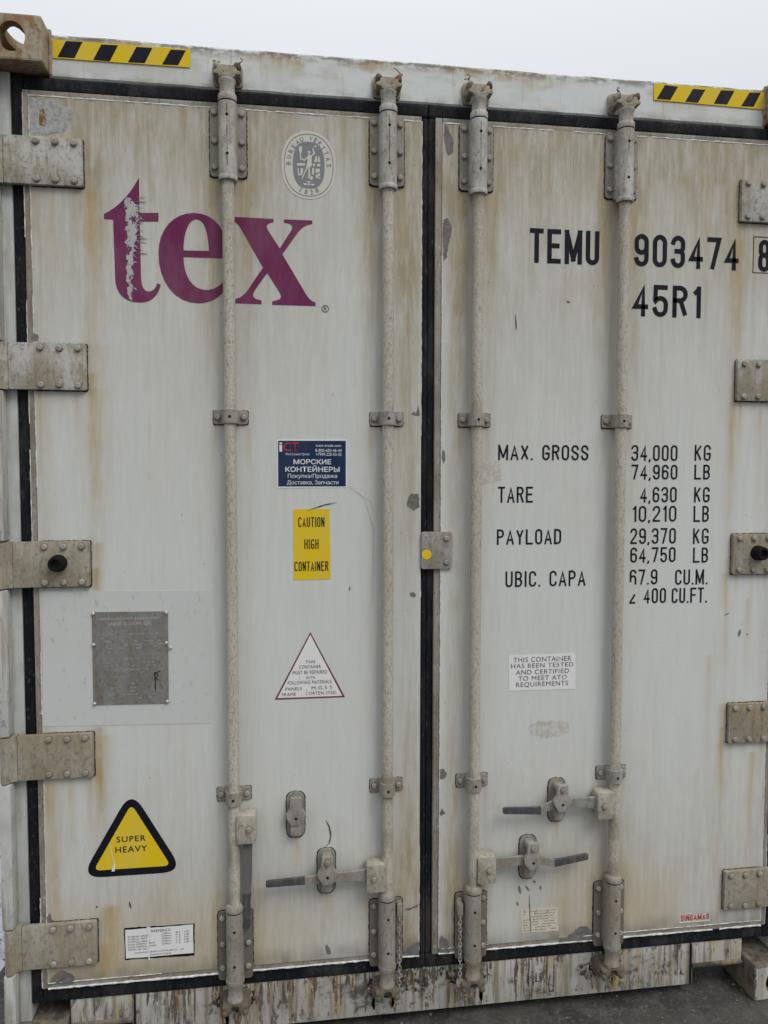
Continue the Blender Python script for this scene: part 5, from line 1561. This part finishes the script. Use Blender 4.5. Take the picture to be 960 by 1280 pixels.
for k in range(150):
    xx = r.uniform(-0.87, 0.45) if r.random() < 0.75 else r.uniform(-0.87, 0.87)
    z1_ = 0.172 - r.expovariate(1 / 0.038)
    ribbon([(xx, 0.1735), (xx + r.uniform(-.002, .002), (0.172 + z1_) / 2), (xx + r.uniform(-.003, .003), max(0.05, z1_))], r.uniform(.003, .010), 0.0126 - k * 0.000003, 'drip' if r.random() < 0.62 else 'run', sill, 'grime_drip')
for cx_, cz_, rx_, rz_ in ((-0.02, 0.135, 0.10, 0.04), (0.53, 0.115, 0.045, 0.028)):
    blob = [(cx_ + rx_ * math.cos(a) * r.uniform(.7, 1.2), min(0.171, max(0.036, cz_ + rz_ * math.sin(a) * r.uniform(.7, 1.2)))) for a in np.linspace(0, 2 * math.pi, 25)[:-1]]
    flat('grime_smear', [ragged(blob, 0.004, 0.006)], 0.01285, 'smear', sill)
spot = [(-1.072 + 0.011 * math.cos(a) * r.uniform(.7, 1.2), 2.655 + 0.022 * math.sin(a) * r.uniform(.7, 1.2)) for a in np.linspace(0, 2 * math.pi, 15)[:-1]]
flat('rust_spot', [ragged(spot, 0.002, 0.004)], DY - 0.0002, 'run', L_)
# scrape splinters to the right of the t
for k in range(16):
    z = 2.452 - k * 0.0105 + random.uniform(-.004, .004)
    x = -0.838 + random.uniform(0, 0.012)
    ribbon([(x, z), (x + random.uniform(0.008, 0.035), z + random.uniform(-.006, .001))], random.uniform(.0012, .0035), DY - 0.0011, 'chip', L_, 'scratch')

# ------------------------------------------------------------------ chains hanging beside the inner rods
def chain(x, z0, z1, label):
    root = bpy.data.objects.new('chain', None)
    col.objects.link(root)
    root.location = (x, -0.030, z1)
    bm = bmesh.new()
    n = int((z0 - z1) / 0.0115)
    for i in range(n):
        z = z0 - z1 - 0.006 - i * 0.0115
        xo = random.uniform(-.0008, .0008)
        ring = []
        for k in range(10):
            a = 2 * math.pi * k / 10
            u, v = 0.0048 * math.cos(a), 0.0084 * math.sin(a)
            ring.append((xo + (u if i % 2 == 0 else u * 0.25), -0.001 + (0 if i % 2 == 0 else u), z + v))
        add_tube(bm, ring + [ring[0]], 0.0016, 5)
    obj('links', from_bm(bm, 'links', 60), 'chain', root)
    bm = bmesh.new()
    add_prism(bm, round_poly(rect(-0.008, 0.008, z0 - z1 - 0.006, z0 - z1 + 0.030), 0.003, 3), -0.004, 0.0226, 0.001)
    obj('hanger', from_bm(bm, 'hanger', 40), 'steel', root)
    bm = bmesh.new()
    add_prism(bm, [(0.012 * math.cos(a), -0.012 + 0.014 * math.sin(a)) for a in np.linspace(0, 2 * math.pi, 17)[:-1]], -0.003, 0.004, 0.001)
    obj('end_tag', from_bm(bm, 'end_tag', 40), 'steel', root)
    tag(root, label=label, category='chain')
chain(-0.0945, 0.375, 0.095, 'longer thin steel chain on the left door, its tag hanging over the sill')
chain(0.0925, 0.362, 0.155, 'shorter thin steel chain on the right door, ending just above the sill')
